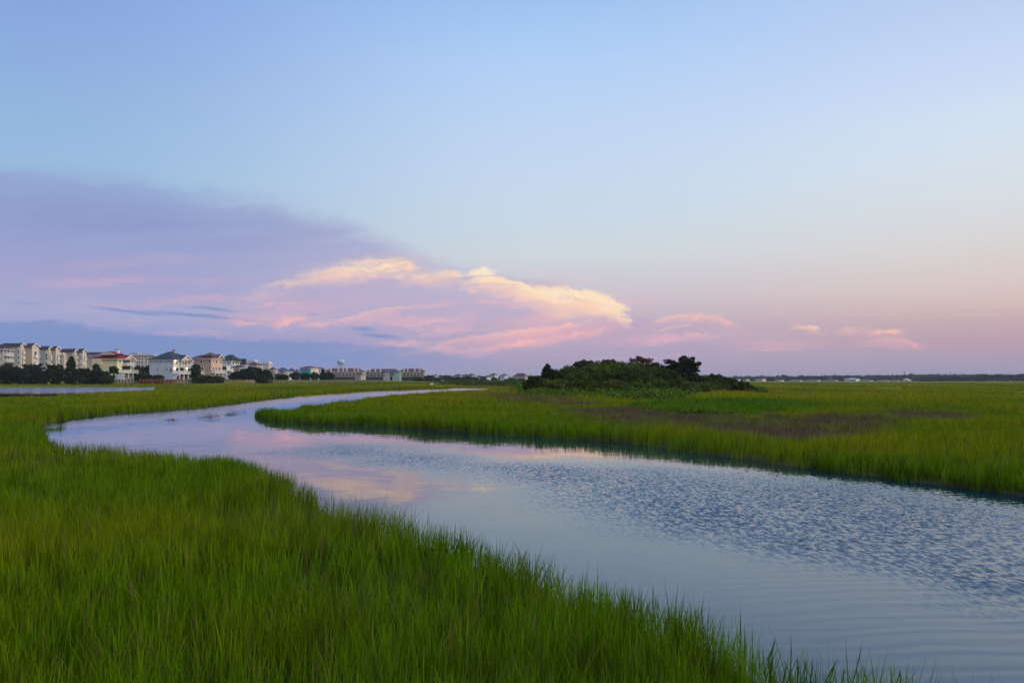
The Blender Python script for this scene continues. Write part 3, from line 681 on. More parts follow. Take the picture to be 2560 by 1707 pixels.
def herbs(name, label, polys, hgt, n, size, cols, seed):
    """leafy ground cover nobody could count"""
    g_ = np.random.default_rng(seed); cc = []
    for q in polys:
        q = np.array([gp(x, y, .6) for x, y in q]); lo, hi = q.min(0), q.max(0)
        P = g_.uniform(lo, hi, (n * 3, 2)); cc.append(P[inside(P, q)][:n])
    P = np.concatenate(cc); P = P[water_sd(P) > 1]; z = ground_z(P); big = 0.6 + 0.8 * (fbm(P[:, 0] * .4, P[:, 1] * .4) + .3)
    cen = np.c_[P, z + hgt * .5 * big * g_.uniform(.5, 1.2, len(P))]
    c0 = np.array(cols)[g_.integers(0, len(cols), len(P))] * g_.uniform(.75, 1.25, (len(P), 1))
    V, Fc, T = leaves(cen, hgt * .42 * big, 14, size, c0, g_, 1.1, .8)
    o = np_mesh(name, V, Fc, 'leaf', tint=T); tag(o, label, 'undergrowth', None, 'stuff')
herbs('undergrowth', 'bright green leafy undergrowth along the foot of the hummock', [[(1285, 964), (1400, 962), (1500, 966), (1660, 970), (1760, 982), (1700, 996), (1600, 996), (1500, 990), (1400, 988), (1300, 984)]], 1.3, 5000, .2, [LG, LG, (0.10, 0.175, .008), MG, OL], 5)
herbs('undergrowth', 'green leafy band in the marsh right of the hummock', [[(1580, 1006), (1700, 996), (1900, 996), (2050, 1004), (2050, 1018), (1900, 1024), (1750, 1024), (1640, 1016)]], .55, 3000, .12, [LG, (0.09, 0.17, .006), MG], 6)
herbs('undergrowth', 'low dark scrub beyond the creek, left of the hummock', [[(1100, 957), (1180, 956), (1330, 957), (1330, 962), (1180, 962), (1100, 960)]], 2.0, 600, .6, [DG, MG], 8)

def thicket():
    """the dense mass that fills the hummock between its shrubs"""
    g_ = np.random.default_rng(77); n = 2600
    sil = [(1313, 962), (1346, 940), (1380, 930), (1410, 925), (1440, 914), (1490, 908), (1520, 900), (1560, 905), (1620, 908), (1660, 914), (1720, 926), (1745, 938), (1790, 938), (1830, 948), (1865, 957), (1900, 976), (1915, 982)]
    px = g_.uniform(1318, 1910, n); top = np.interp(px, *zip(*sil)) + 5 + 4 * fbm(px * .06, px * 0)
    f = g_.random(n) ** .7; Y = 140 - 22 * (1 - f) * np.interp(px, [1318, 1400, 1700, 1910], [.4, 1, 1, .3]) + g_.uniform(-2, 2, n)
    py = 978 + (top - 978) * f; x = (px - 1280) / F * Y; z = H + (HOR - py) * Y / F
    z = np.maximum(z, ground_z(np.stack([x, Y], 1)) + .1)
    base = np.array([DG, OL, MG, DG])[g_.integers(0, 4, n)] * g_.uniform(.65, 1.3, (n, 1)) * (0.8 + 0.7 * (fbm(px * .03, py * .08) + .3))[:, None]
    V, Fc, T = leaves(np.stack([x, Y, z], 1), g_.uniform(.5, 1.0, n), 18, .18, base, g_, .8, .3)
    o = np_mesh('thicket', V, Fc, 'leaf', tint=T); tag(o, 'dense dark thicket filling the hummock between its shrubs', 'thicket', None, 'stuff')
thicket()

# ------------------------------------------------------------------ buildings
class Bld:
    """a building seen on its corner: local x runs along its left face to the near corner, local y along its right face.
    Pixel columns and rows of the photograph are turned into metres on those faces."""
    def __init__(s, name, label, cat, corner, Y, l_px, r_px, alpha=35, group=None, base=None):
        s.m = Y / F; s.Y = Y; s.c = corner; s.al = R(alpha)
        phi = math.atan((corner - 1280) / F); s.mh = s.m * math.cos(phi); yaw = s.al + phi
        s.a = l_px * s.mh / math.cos(s.al); s.b = r_px * s.mh / math.sin(s.al)
        p = at(corner, HOR, Y); loc = p - Vector((math.cos(yaw), -math.sin(yaw), 0)) * s.a
        s.z0 = (land_z(np.array([corner]))[0] if base is None else base) - 0.25
        s.root = thing(name, label, cat, (loc.x, loc.y, s.z0), -yaw, group)
    def z(s, py): return H + (HOR - py) * s.m - s.z0
    def L(s, px): return s.a - (s.c - px) * s.mh / math.cos(s.al)
    def Rr(s, px): return (px - s.c) * s.mh / math.sin(s.al)
    def part(s, name, mb, mat, parent=None, label=None):
        o = mb.build(name, mat, parent or s.root)
        if label: o['label'] = label
        return o
    def wall(s, top, mat, bot=None, x0=0, x1=None, y0=0, y1=None, name='wall', label=None):
        return s.part(name, MB().box(x0, s.a if x1 is None else x1, y0, s.b if y1 is None else y1, 0 if bot is None else s.z(bot), s.z(top)), mat, None, label)
    def roof(s, eave, ridge, mat, ov=.6, axis='y', i0=None, i1=None, x0=0, x1=None, y0=0, y1=None, trim=True, name='roof'):
        x1 = s.a if x1 is None else x1; y1 = s.b if y1 is None else y1
        r = s.part(name, MB().hip(x0, x1, y0, y1, s.z(eave) + .12, s.z(ridge), ov, axis, i0, i1, .1), mat)
        if trim: s.part('fascia', MB().box(x0 - ov + .02, x1 + ov - .02, y0 - ov + .02, y1 + ov - .02, s.z(eave) - .22, s.z(eave) + .015), 'white_trim', r)
        return r
    def gable_r(s, px0, px1, peak, eave, roofmat, wallmat, out=1.0, back=None):
        """a gable facing right, over columns px0..px1 of the right face"""
        y0, y1 = s.Rr(px0), s.Rr(px1); back = s.a * .5 if back is None else back
        z0, z1 = s.z(eave), s.z(peak); ym = (y0 + y1) / 2; x1 = s.a + out
        w = s.part('gable', MB().prism([(back, y0 + .2, z0 - .1), (back, y1 - .2, z0 - .1), (back, ym, z1 - .25)], (x1 - .35 - back, 0, 0)), wallmat)
        t = .22
        s.part('roof', MB().prism([(back - .1, y0 - .4, z0 - .35), (back - .1, y0 - .4, z0 - .35 + t), (back - .1, ym, z1 + t), (back - .1, ym, z1)], (x1 - back, 0, 0)).prism([(back - .1, y1 + .4, z0 - .35), (back - .1, y1 + .4, z0 - .35 + t), (back - .1, ym + .001, z1 + t), (back - .1, ym + .001, z1)], (x1 - back, 0, 0)), roofmat)
        s.part('bargeboard', MB().prism([(x1 - .1, y0 - .45, z0 - .45), (x1 - .1, y0 - .45, z0 - .02), (x1 - .1, ym, z1 + .3), (x1 - .1, ym, z1 - .12)], (.12, 0, 0)).prism([(x1 - .1, y1 + .45, z0 - .45), (x1 - .1, y1 + .45, z0 - .02), (x1 - .1, ym + .001, z1 + .3), (x1 - .1, ym + .001, z1 - .12)], (.12, 0, 0)), 'white_trim')
    def fbox(s, face, u0, u1, d0, d1, z0, z1, mb=None):
        """box on a face: along it u, out of it d"""
        mb = mb or MB()
        return mb.box(u0, u1, -d1, -d0, z0, z1) if face == 'L' else mb.box(s.a + d0, s.a + d1, u0, u1, z0, z1)
    def win(s, face, px0, px1, py0, py1, glass='window_glass', off=0.0, name='window', frame='white_trim'):
        f = s.L if face == 'L' else s.Rr
        u0, u1 = f(px0), f(px1); z0, z1 = s.z(py1), s.z(py0); t = min(.14, (u1 - u0) * .18)
        mb = MB()
        s.fbox(face, u0, u0 + t, off, off + .08, z0, z1, mb); s.fbox(face, u1 - t, u1, off, off + .08, z0, z1, mb)
        s.fbox(face, u0 + t, u1 - t, off, off + .08, z1 - t, z1, mb); s.fbox(face, u0 + t, u1 - t, off, off + .08, z0, z0 + t, mb)
        w = s.part(name, mb, frame)
        s.part('pane', s.fbox(face, u0 + t, u1 - t, off, off + .03, z0 + t, z1 - t), glass, w)
        return w
    def deck(s, floor, out, y0, y1, rail=1.0, posts=4, x_in=None, mat='white_trim', ground=True, off=0.0, name='deck'):
        """a raised deck or balcony off the right face between y0 and y1 metres"""
        zf = s.z(floor); xa = s.a + off + .1; xb = s.a + off + out
        d = s.part(name, MB().box(xa, xb, y0, y1, zf - .22, zf), mat)
        rl = MB(); zt = zf + rail
        rl.box(xb - .10, xb, y0, y1, zt - .09, zt).box(xb - .08, xb - .02, y0, y1, zf + .12, zf + .2)
        for yy in (y0, y1 - .08): rl.box(xa, xb - .10, yy, yy + .08, zt - .09, zt).box(xa, xb - .1, yy + .01, yy + .07, zf + .12, zf + .2)
        n = max(2, int((y1 - y0) / .28))
        for k in range(n + 1):
            yy = y0 + (y1 - y0 - .06) * k / n; rl.box(xb - .07, xb - .03, yy, yy + .12, zf, zt - .09)
        for yy in (y0, y1 - .08):
            for k in range(int(out / .3)): rl.box(xa + .3 * k, xa + .3 * k + .12, yy + .02, yy + .06, zf, zt - .09)
        s.part('railing', rl, mat, d)
        if ground:
            for k in range(posts):
                yy = y0 + .05 + (y1 - y0 - .4) * k / max(1, posts - 1)
                s.part('post', MB().box(xb - .34, xb - .04, yy, yy + .3, -.3, zf - .22), mat, d)
        return d
    def stairs(s, x0, x1, y0, z0, y1, z1, mat='white_trim'):
        mb = MB(); n = 9
        for xx in (x0, x1 - .1): mb.prism([(xx, y0, z0 - .35), (xx, y0, z0), (xx, y1, z1), (xx, y1, z1 - .35)], (.1, 0, 0))
        for k in range(n):
            f = (k + .5) / n; yy = y0 + (y1 - y0) * f; zz = z0 + (z1 - z0) * f
            mb.box(x0 + .1, x1 - .1, yy - .16, yy + .16, zz - .06, zz)
        st = s.part('stairs', mb, mat)
        rl = MB()
        for xx in (x0, x1 - .08): rl.prism([(xx, y0, z0 + .85), (xx, y0, z0 + 1.0), (xx, y1, z1 + 1.0), (xx, y1, z1 + .85)], (.08, 0, 0)).box(xx, xx + .08, min(y1, y1), y1 + .1, z1 - .2, z1 + 1.0)
        s.part('railing', rl, mat, st)
    def chimney(s, x, y, z0, z1, w=.9, mat='cream_siding'):
        c = s.part('chimney', MB().box(x - w / 2, x + w / 2, y - w / 2, y + w / 2, z0, z1), mat)
        s.part('cap', MB().box(x - w * .6, x + w * .6, y - w * .6, y + w * .6, z1, z1 + .18), 'dark_gap', c)
    def lamp(s, face, px, py, off=.1, power=6):
        f = s.L if face == 'L' else s.Rr; u = f(px); z = s.z(py)
        lp = s.part('porch_lamp', s.fbox(face, u - .12, u + .12, off, off + .12, z + .1, z + .34), 'dark_gap')
        s.part('bulb', s.fbox(face, u - .13, u + .13, off + .0, off + .22, z - .16, z + .1), 'lamp_glow', lp)
        ld = bpy.data.lights.new('porch_light', 'POINT'); ld.energy = power * 4; ld.color = (1, .78, .45); ld.shadow_soft_size = .15
        o = link(bpy.data.objects.new('porch_light', ld), s.root)
        o.location = (u, -off - .5, z) if face == 'L' else (s.a + off + .5, u, z)

# --- yellow house under a red hip roof
h = Bld('house', 'pale yellow stilt house with red hip roof and white gable front', 'house', 293, 325, 69, 45)
h.wall(897, 'yellow_siding', 947)
h.roof(897, 879, 'red_roof', axis='x', i0=h.a * .62, i1=h.b * .38, ov=.9)
h.gable_r(309, 336, 887, 897, 'red_roof', 'yellow_siding', 1.0)
zz = h.z(879)
dm = h.part('dormer', MB().prism([(h.L(250), -.2, h.z(887)), (h.L(286), -.2, h.z(887)), (h.L(268), -.2, h.z(878.5))], (0, 6, 0)), 'cream_siding')
h.part('bargeboard', MB().prism([(h.L(248), -.4, h.z(887.6)), (h.L(268), -.4, h.z(878.8)), (h.L(268), -.4, h.z(877.4)), (h.L(247), -.4, h.z(886.4))], (0, .2, 0)).prism([(h.L(288), -.4, h.z(887.6)), (h.L(268.01), -.4, h.z(878.8)), (h.L(268.01), -.4, h.z(877.4)), (h.L(289), -.4, h.z(886.4))], (0, .2, 0)), 'white_trim', dm)
h.part('roof', MB().prism([(h.L(248), -.15, h.z(886.6)), (h.L(268), -.15, h.z(877.8)), (h.L(268), -.15, h.z(877.0)), (h.L(247), -.15, h.z(885.8))], (0, 6.2, 0)).prism([(h.L(288), -.15, h.z(886.6)), (h.L(268.01), -.15, h.z(877.8)), (h.L(268.01), -.15, h.z(877.0)), (h.L(289), -.15, h.z(885.8))], (0, 6.2, 0)), 'red_roof', dm)
h.chimney(h.L(276), 4.5, h.z(884), h.z(873), 1.3, 'white_trim')
h.part('bay', h.fbox('L', h.L(233), h.L(256), 0, 1.0, h.z(912), h.z(898)), 'yellow_siding')
h.win('L', 272, 279, 915, 925); h.win('L', 286, 291.5, 898, 904, 'bright_glass')
h.win('R', 297, 303, 899, 907, 'bright_glass'); h.win('R', 329, 334, 899, 906, 'bright_glass')
h.win('R', 307, 326, 898.5, 911, name='door_or_recess_shade'); h.win('R', 304, 326, 914, 926, name='door_or_recess_shade'); h.win('R', 328, 333, 916, 922, 'bright_glass')  # the wide dark panes stand in for shade in the balcony and porch recesses
h.deck(911.5, 2.0, h.Rr(306), h.Rr(328), 1.0, 0, ground=False, name='balcony')
h.deck(931, 3.4, -.6, h.b + .5, 1.15, 5)
h.stairs(h.a + 1.9, h.a + 3.4, h.b + .5, h.z(931), h.b + 4.6, h.z(946))
h.part('lattice_screen', MB().box(h.a + .3, h.a + 3.0, -.75, -.62, 0, h.z(934)), 'white_trim')
h.part('ground_floor_wall', MB().box(h.a + .02, h.a + .25, h.b * .55, h.b, 0, h.z(933)), 'white_siding')

# --- pale blue house with slate-blue hip roof, porch lights on
h = Bld('house', 'pale grey-blue house with dark blue hip roof and lit porch lamps', 'house', 433, 330, 60, 48)
h.wall(899.5, 'pale_blue_siding', 946)
h.roof(899.5, 877, 'blue_roof', axis='y', i0=h.a * .55, i1=h.b * .42, ov=.8)
h.gable_r(447, 474, 887, 900, 'blue_roof', 'cream_siding', 1.6)
h.chimney(h.a * .55, h.b * .62, h.z(881), h.z(873.5), 1.2, 'beige_siding')
h.part('front_wall', MB().box(h.a, h.a + .12, 0, h.b, h.z(931), h.z(900.2)), 'cream_siding')  # right face and gable made cream to paint in the light on them
for q in [(375, 378.5, 902, 908), (400, 403.5, 902, 907), (429, 432.3, 902, 909), (392, 395.5, 919, 928), (413, 416, 919, 928)]: h.win('L', *q)
h.win('L', 417, 421, 919, 928, 'bright_glass')
h.win('L', 423, 431, 919, 931, 'bright_glass', name='door')
for q in [(437.5, 444.5, 903, 911), (471, 477, 903, 910)]: h.win('R', *q, 'bright_glass', .12)
h.win('R', 449, 452.5, 903, 916, off=.12, name='door_or_recess_shade'); h.win('R', 455.5, 466, 903, 916, off=.12, name='door_or_recess_shade')
h.win('R', 438, 446, 919, 930, off=.12, name='door_or_recess_shade'); h.win('R', 449, 463, 919, 931, off=.12, name='door_or_recess_shade'); h.win('R', 469, 477, 920, 931, off=.12, name='door_or_recess_shade')
h.deck(917, 2.2, h.Rr(447), h.Rr(474), 1.1, 0, ground=False, name='balcony')
for px in (449, 472): h.part('post', MB().box(h.a + 2.0, h.a + 2.25, h.Rr(px), h.Rr(px) + .25, h.z(933) + .02, h.z(901)), 'white_trim')
h.deck(933.5, 3.6, -.8, h.b + 4.2, 1.15, 7)
h.stairs(h.a + 2.0, h.a + 3.6, -.8, h.z(933.5), -5.4, h.z(946), 'pale_blue_siding')
h.lamp('R', 437, 901.5, .15); h.lamp('R', 435.5, 920, .15); h.lamp('R', 467, 920, .15)
h.part('storage_wall', MB().box(h.a - .1, h.a + .3, h.b * .2, h.b * .45, 0, h.z(935)), 'red_wood')
h.part('storage_wall', MB().box(h.a - .1, h.a + .3, h.b * .62, h.b * .9, 0, h.z(935)), 'peach_siding')

# --- tan house
h = Bld('house', 'tan sided house with brown hip roof beside the pale blue house', 'house', 528, 345, 47, 28)
h.wall(896, 'tan_siding', 948)
h.roof(896, 886, 'brown_roof', axis='x', i0=2.0, i1=.6, ov=.7)
h.roof(890, 880, 'brown_roof', axis='y', x0=h.a * .45, x1=h.a * .98, y0=.6, y1=h.b * .8, ov=.1, trim=False)
h.gable_r(542, 557, 885.5, 896, 'brown_roof', 'peach_siding', .9)
h.part('front_wall', MB().box(h.a, h.a + .12, 0, h.b, h.z(931), h.z(896.6)), 'peach_siding')
for q in [(500.5, 506.5, 899, 908.5), (521, 526.8, 899, 907.5), (503, 508.5, 917, 926), (521.5, 527.5, 916, 927)]: h.win('L', *q)
for q in [(532, 535, 899, 908), (538, 543, 900, 908), (550, 554, 900, 908)]: h.win('R', *q, 'window_glass', .12)
for q in [(531, 534.5, 917, 928), (537.5, 541.5, 917, 929), (545.5, 550.5, 917, 929)]: h.win('R', *q, off=.12, name='door_or_recess_shade')
h.deck(932, 2.0, 0, h.b + .5, 1.2, 4)
h.part('belt_trim', h.fbox('L', 0, h.a, 0, .1, h.z(932.2), h.z(931)), 'white_trim')

# --- white house with green roof, screened porch and long white stair
h = Bld('house', 'white house with dark green roof, screened porch and white outside stair', 'house', 578, 362, 27, 22)
h.wall(902, 'white_siding', 948)
h.roof(902, 886, 'green_roof', axis='x', i0=h.a * .45, i1=h.a * .35, ov=.7)
h.roof(901, 892.5, 'green_roof', axis='y', x0=h.a * .5, x1=h.a + 1.5, y0=h.b * .25, y1=h.b + 1, ov=.3, trim=False)
pr = h.part('screened_porch', MB().box(h.a * .12, h.a * .96, -3.0, -.02, h.z(927), h.z(915)), 'white_trim')
for k in range(4): h.part('screen', MB().box(h.a * (.14 + .2 * k), h.a * (.31 + .2 * k), -3.06, -2.98, h.z(926), h.z(916)), 'window_glass', pr)
h.part('railing', MB().box(h.a * .1, h.a * 1.0, -3.2, -3.05, h.z(930.5), h.z(927)), 'white_trim', pr)
for k in range(4): h.part('post', MB().box(h.a * (.14 + .26 * k), h.a * (.14 + .26 * k) + .3, -3.0, -2.7, -.3, h.z(930)), 'white_trim', pr)
st = MB()
for yy in (-4.4, -3.3): st.prism([(h.a * .78, yy, h.z(928)), (h.a * .78, yy, h.z(924)), (h.a * .30, yy, h.z(945)), (h.a * .30, yy, h.z(949))], (0, .12, 0))
for k in range(9):
    f = (k + .5) / 9; xx = h.a * (.78 - .48 * f); zz = h.z(928 + 21 * f); st.box(xx - .2, xx + .2, -4.28, -3.3, zz, zz + .07)
h.part('stairs', st, 'white_trim')
h.win('R', 581, 586, 903, 911); h.win('R', 589, 593, 903, 911); h.win('R', 595, 598.5, 903, 911); h.win('L', 569, 574, 904, 911, 'bright_glass')
h.deck(915, 1.4, 0, h.b * .6, 1.0, 0, ground=False, name='balcony')
pv = Bld('pavilion', 'low green-roofed pavilion with peach walls beside the white house', 'pavilion', 597, 352, 13, 9, base=3.2)
pv.wall(919, 'peach_siding'); pv.roof(919, 912, 'green_roof', ov=1.0)
pv.win('L', 591, 595, 922, 931); pv.win('R', 599, 603, 922, 931)

# --- smaller houses further along
def small_house(label, corner, Y, lp, rp, eave, ridge, wallm, roofm, wins=(), axis='x', i0=None, i1=None, chim=(), alpha=35, base=None, floors=None, name='house', ov=.6, deck=None):
    b_ = Bld(name, label, 'house', corner, Y, lp, rp, alpha, base=base)
    b_.wall(eave, wallm); b_.roof(eave, ridge, roofm, axis=axis, i0=i0, i1=i1, ov=ov)
    for q in wins: b_.win(*q)
    for (fx, fy, w) in chim: b_.chimney(b_.a * fx, b_.b * fy, b_.z(eave - 1), b_.z(ridge - 3.5), w, 'dark_gap')
    if deck: b_.deck(deck, 1.6, 0, b_.b, 1.0, 3)
    return b_
small_house('dark-roofed house with two chimneys and a white deck behind the trees', 611, 385, 12, 7, 912, 901, 'white_siding', 'dark_roof', [('L', 602, 605, 914, 920), ('R', 613, 616, 914, 920)], chim=[(.25, .5, 1.0), (.8, .5, 1.0)], deck=919)
small_house('white house with broad dark brown hip roof', 641, 400, 27, 16, 914, 904, 'white_siding', 'brown_roof', [('L', 620, 623, 916, 922), ('L', 627, 631, 916, 922), ('R', 644, 648, 916, 922), ('R', 651, 654, 916, 922)])
small_house('little brown house with pointed roof and stacked porches', 684, 470, 11, 8, 924.5, 917, 'beige_siding', 'brown_roof', [('L', 675, 678, 927, 931), ('L', 679, 682, 927, 931), ('R', 686, 690, 927, 931), ('L', 675, 679, 934, 938)], deck=932)
small_house('low cream house right of the pointed-roof house', 706, 470, 14, 12, 933, 928, 'cream_siding', 'brown_roof', [('L', 695, 699, 935, 939), ('R', 709, 713, 935, 939)])
small_house('grey-blue roofed house with white front behind low trees', 714, 520, 24, 16, 929, 918.5, 'white_siding', 'slate_roof', [('L', 700, 703, 931, 934), ('R', 718, 721, 931, 935), ('R', 724, 727, 931, 935)], i0=2)
small_house('long slate-roofed house left of the teal house', 733, 540, 12, 8, 929, 920, 'grey_siding', 'slate_roof', [('R', 735, 738, 931, 934)], i0=1)
small_house('small blue-grey roofed house touching the teal house', 745, 560, 9, 6, 930, 922, 'grey_siding', 'slate_roof', [('L', 738, 741, 931, 934)])
tl = small_house('bright teal house with dark red-brown hip roof', 775, 500, 25, 22, 920, 914.5, 'teal_siding', 'maroon_roof', [('L', 752, 757, 922, 927), ('L', 762, 768, 922, 928), ('R', 780, 785, 922, 926), ('R', 790, 794, 922, 926)], i0=3, i1=3)
tl.part('front_wall', MB().box(tl.a, tl.a + .15, tl.b * .1, tl.b, tl.z(934), tl.z(920.8)), 'cream_siding'); tl.deck(937, 3.0, tl.b * .3, tl.b, 1.1, 4)
small_house('pale flat house with bluish roof behind the teal house', 800, 560, 16, 14, 922, 916.5, 'grey_siding', 'slate_roof', [('L', 788, 791, 924, 928), ('R', 804, 808, 924, 928)])

# --- hotel blocks behind the houses
def block(label, corner, Y, lp, rp, top, wallm, roofm, cols_l, cols_r, rows, roof_top=None, alpha=35, cat='building', base=None, name='apartment_building', extra=None, wpx=2.4, hpx=4.0):
    b_ = Bld(name, label, cat, corner, Y, lp, rp, alpha, base=base)
    b_.wall(top, wallm)
    b_.part('parapet', MB().box(-.3, b_.a + .3, -.3, b_.b + .3, b_.z(top) + .003, b_.z(top) + .7), 'white_trim')
    if roof_top: b_.roof(top - .8, roof_top, roofm, axis='x', ov=.6, trim=False)
    for py in rows:
        for c_ in cols_l: b_.win('L', c_, c_ + wpx, py, py + hpx)
        for c_ in cols_r: b_.win('R', c_, c_ + wpx, py, py + hpx)
    return b_
b_ = block('long cream building with dark window bays behind the red-roofed house', 384, 372, 66, 12, 890.5, 'cream_siding', 'maroon_roof', [341.5, 347, 353.5, 363.5, 372], [386, 390], [893.5, 902, 910], 885.5, 28, wpx=4.2, hpx=7.2)
b_.part('stair_head', MB().box(b_.L(318), b_.L(338), 2, 6, b_.z(889), b_.z(881)), 'grey_siding')
b_ = block('stepped cream hotel tower rising behind the trees', 672, 560, 20, 9, 909, 'cream_siding', 'brown_roof', [655, 659, 664, 668], [674, 678], [911.5, 916, 920.5], wpx=2.2, hpx=2.8)
b_.part('upper_storey', MB().box(b_.a * .2, b_.a * .95, b_.b * .1, b_.b * .9, b_.z(909) + .71, b_.z(903.5)), 'cream_siding'); b_.part('turret', MB().hip(b_.a * .5, b_.a * .85, b_.b * .2, b_.b * .7, b_.z(908), b_.z(905), .4), 'maroon_roof')
b_ = block('pale rooftop block with a mast behind the brown hip roof', 636, 540, 17, 8, 903, 'white_siding', 'brown_roof', [622, 627, 631], [638], [906], wpx=2, hpx=2.4)
b_.part('penthouse', MB().box(b_.a * .4, b_.a * .8, b_.b * .2, b_.b * .8, b_.z(903) + .71, b_.z(899.5)), 'cream_siding'); b_.part('mast', MB().tube((b_.a * .5, b_.b * .5, b_.z(899.6)), (b_.a * .5, b_.b * .5, b_.z(894)), .15, .06), 'dark_gap')

# --- cream apartment blocks at the far left: pairs of gabled wings, blank walls facing us coloured darker as shaded, gable ends paler as lit
def wing(bld, x0, x1, y0, y1, eave, peak, wl, wr, label=None):
    """a gabled wing of an apartment block, gable end to the right"""
    w = bld.part('wing', MB().box(x0, x1, y0, y1, 0, bld.z(eave)), wl)
    ym = (y0 + y1) / 2; z0, z1 = bld.z(eave), bld.z(peak)
    bld.part('gable', MB().prism([(x0 + .1, y0, z0), (x0 + .1, y1, z0), (x0 + .1, ym, z1)], (x1 - x0 - .1, 0, 0)), wr, w)
    bld.part('gable_end', MB().box(x1, x1 + .1, y0, y1, 0, z0 + .02), wr, w)
    bld.part('roof', MB().prism([(x0, y0 - .6, z0 - .35), (x0, y0 - .6, z0 - .1), (x0, ym, z1 + .3), (x0, ym, z1 + .05)], (x1 - x0 + .5, 0, 0)).prism([(x0, y1 + .6, z0 - .35), (x0, y1 + .6, z0 - .1), (x0, ym + .001, z1 + .3), (x0, ym + .001, z1 + .05)], (x1 - x0 + .5, 0, 0)), 'dark_roof', w)
    bld.part('bargeboard', MB().prism([(x1 + .45, y0 - .65, z0 - .45), (x1 + .45, y0 - .65, z0 - .05), (x1 + .45, ym, z1 + .35), (x1 + .45, ym, z1 - .1)], (.12, 0, 0)).prism([(x1 + .45, y1 + .65, z0 - .45), (x1 + .45, y1 + .65, z0 - .05), (x1 + .45, ym + .001, z1 + .35), (x1 + .45, ym + .001, z1 - .1)], (.12, 0, 0)), 'white_trim', w)
    return w
def condo(label, Y, wings_, name='apartment_building'):
    """staggered gabled wings; wings_: (left edge px, corner px, right edge px, eave row, peak row, window rows, side strip columns)"""
    l0, c0, r0 = wings_[0][:3]
    b_ = Bld(name, label, 'building', c0, Y, c0 - l0, r0 - c0, 38, 'cream apartment blocks behind the trees')
    x0, y0, prev = 0.0, 0.0, l0; ca_, sa_ = math.cos(b_.al), math.sin(b_.al)
    for (l, c, r, eave, peak, rows, sw) in wings_:
        x1 = x0 + (c - prev) * b_.mh / ca_; wy = (r - c) * b_.mh / sa_
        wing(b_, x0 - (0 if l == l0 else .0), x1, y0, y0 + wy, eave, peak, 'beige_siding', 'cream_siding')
        for (t_, bt) in rows:
            zz0, zz1 = b_.z(bt), b_.z(t_); q0, q1 = y0 + wy * .3, y0 + wy * .68
            f_ = MB(); f_.box(x1 + .1, x1 + .2, q0, q0 + .15, zz0, zz1).box(x1 + .1, x1 + .2, q1 - .15, q1, zz0, zz1).box(x1 + .1, x1 + .2, q0 + .15, q1 - .15, zz1 - .15, zz1).box(x1 + .1, x1 + .2, q0 + .15, q1 - .15, zz0, zz0 + .15)
            wn = b_.part('window', f_, 'white_trim'); b_.part('pane', MB().box(x1 + .1, x1 + .14, q0 + .15, q1 - .15, zz0 + .15, zz1 - .15), 'window_glass', wn)
            b_.part('balcony', MB().box(x1 + .1, x1 + .8, q0 - .2, q1 + .2, zz0 - .15, zz0).box(x1 + .74, x1 + .8, q0 - .2, q1 + .2, zz0, zz0 + .9), 'white_trim')
        if sw:
            u0, u1 = x1 - (c - sw[0]) * b_.mh / ca_, x1 - (c - sw[1]) * b_.mh / ca_
            b_.part('trim_strip', MB().box(u0, u1, y0 - .08, y0 - .001, 0, b_.z(eave + 2)), 'white_trim')
            for (t_, bt) in rows: b_.part('window', MB().box(u0 + .25, u1 - .25, y0 - .14, y0 - .081, b_.z(bt), b_.z(t_)), 'window_glass')
        x0, y0, prev = x1, y0 + wy, r
    return b_
ca = condo('tallest cream apartment block with two gabled wings at the far left', 322, [(4, 51, 62, 863.5, 859, [(875, 884), (890, 897), (902, 910)], (45, 50)), (64, 80, 97, 865, 858.5, [(877, 892), (902, 910)], None)])
pw = Bld('porch_wing', 'hip-roofed porch wing with balconies at the far left edge', 'building', 8, 305, 26, 18, 38, 'cream apartment blocks behind the trees')
pw.wall(872, 'cream_siding'); pw.roof(872, 860, 'dark_roof', ov=1.0)
for py in (873.5, 890.5, 906): pw.win('R', 10, 15, py, py + 10, name='door_or_recess_shade'); pw.win('R', 18, 23.5, py, py + 10, name='door_or_recess_shade'); pw.win('L', 2, 6, py + 2, py + 10)
for py in (888.5, 903): pw.deck(py, 1.6, 0, pw.b, 1.1, 0, ground=False, name='balcony')
cb = condo('middle cream apartment block with two gabled wings and side balconies', 345, [(99, 121, 128, 871, 866.5, [(884, 892), (893, 899), (906, 914)], (114, 119.5)), (130, 139, 148, 872, 866.5, [(886, 898), (904, 912)], None)])
for py in (893.5, 909.5): cb.part('balcony', MB().box(cb.L(96), cb.L(104), -1.6, -.05, cb.z(py), cb.z(py) + .2).box(cb.L(96), cb.L(104), -1.6, -1.5, cb.z(py) + .2, cb.z(py) + 1.2), 'white_trim')
cc_ = condo('smallest cream apartment block with two gabled wings beside the yellow house', 365, [(152, 186, 193, 878, 873, [(888, 896), (902, 909)], (181, 185)), (194, 206, 216, 878.5, 872.5, [(889, 899), (909, 914)], (201, 205))])
for px in (155, 164): cc_.part('dormer', MB().prism([(cc_.L(px - 4), -2.2, cc_.z(888)), (cc_.L(px + 4), -2.2, cc_.z(888)), (cc_.L(px), -2.2, cc_.z(881.5))], (0, 2.1, 0)).box(cc_.L(px - 3.4), cc_.L(px + 3.4), -2.0, -.05, 0, cc_.z(888)), 'cream_siding')
for px in (151.5, 155.5, 162, 166):
    for py in (889, 902): cc_.win('L', px - 1.2, px + 1.2, py, py + 5, off=2.0)
bk = Bld('apartment_building', 'dark-roofed apartment block behind the red roof, left of its dormer', 'building', 258, 400, 45, 10, 30, 'cream apartment blocks behind the trees')
bk.wall(888, 'beige_siding'); bk.roof(888, 880, 'dark_roof', axis='x', i0=0, i1=0)
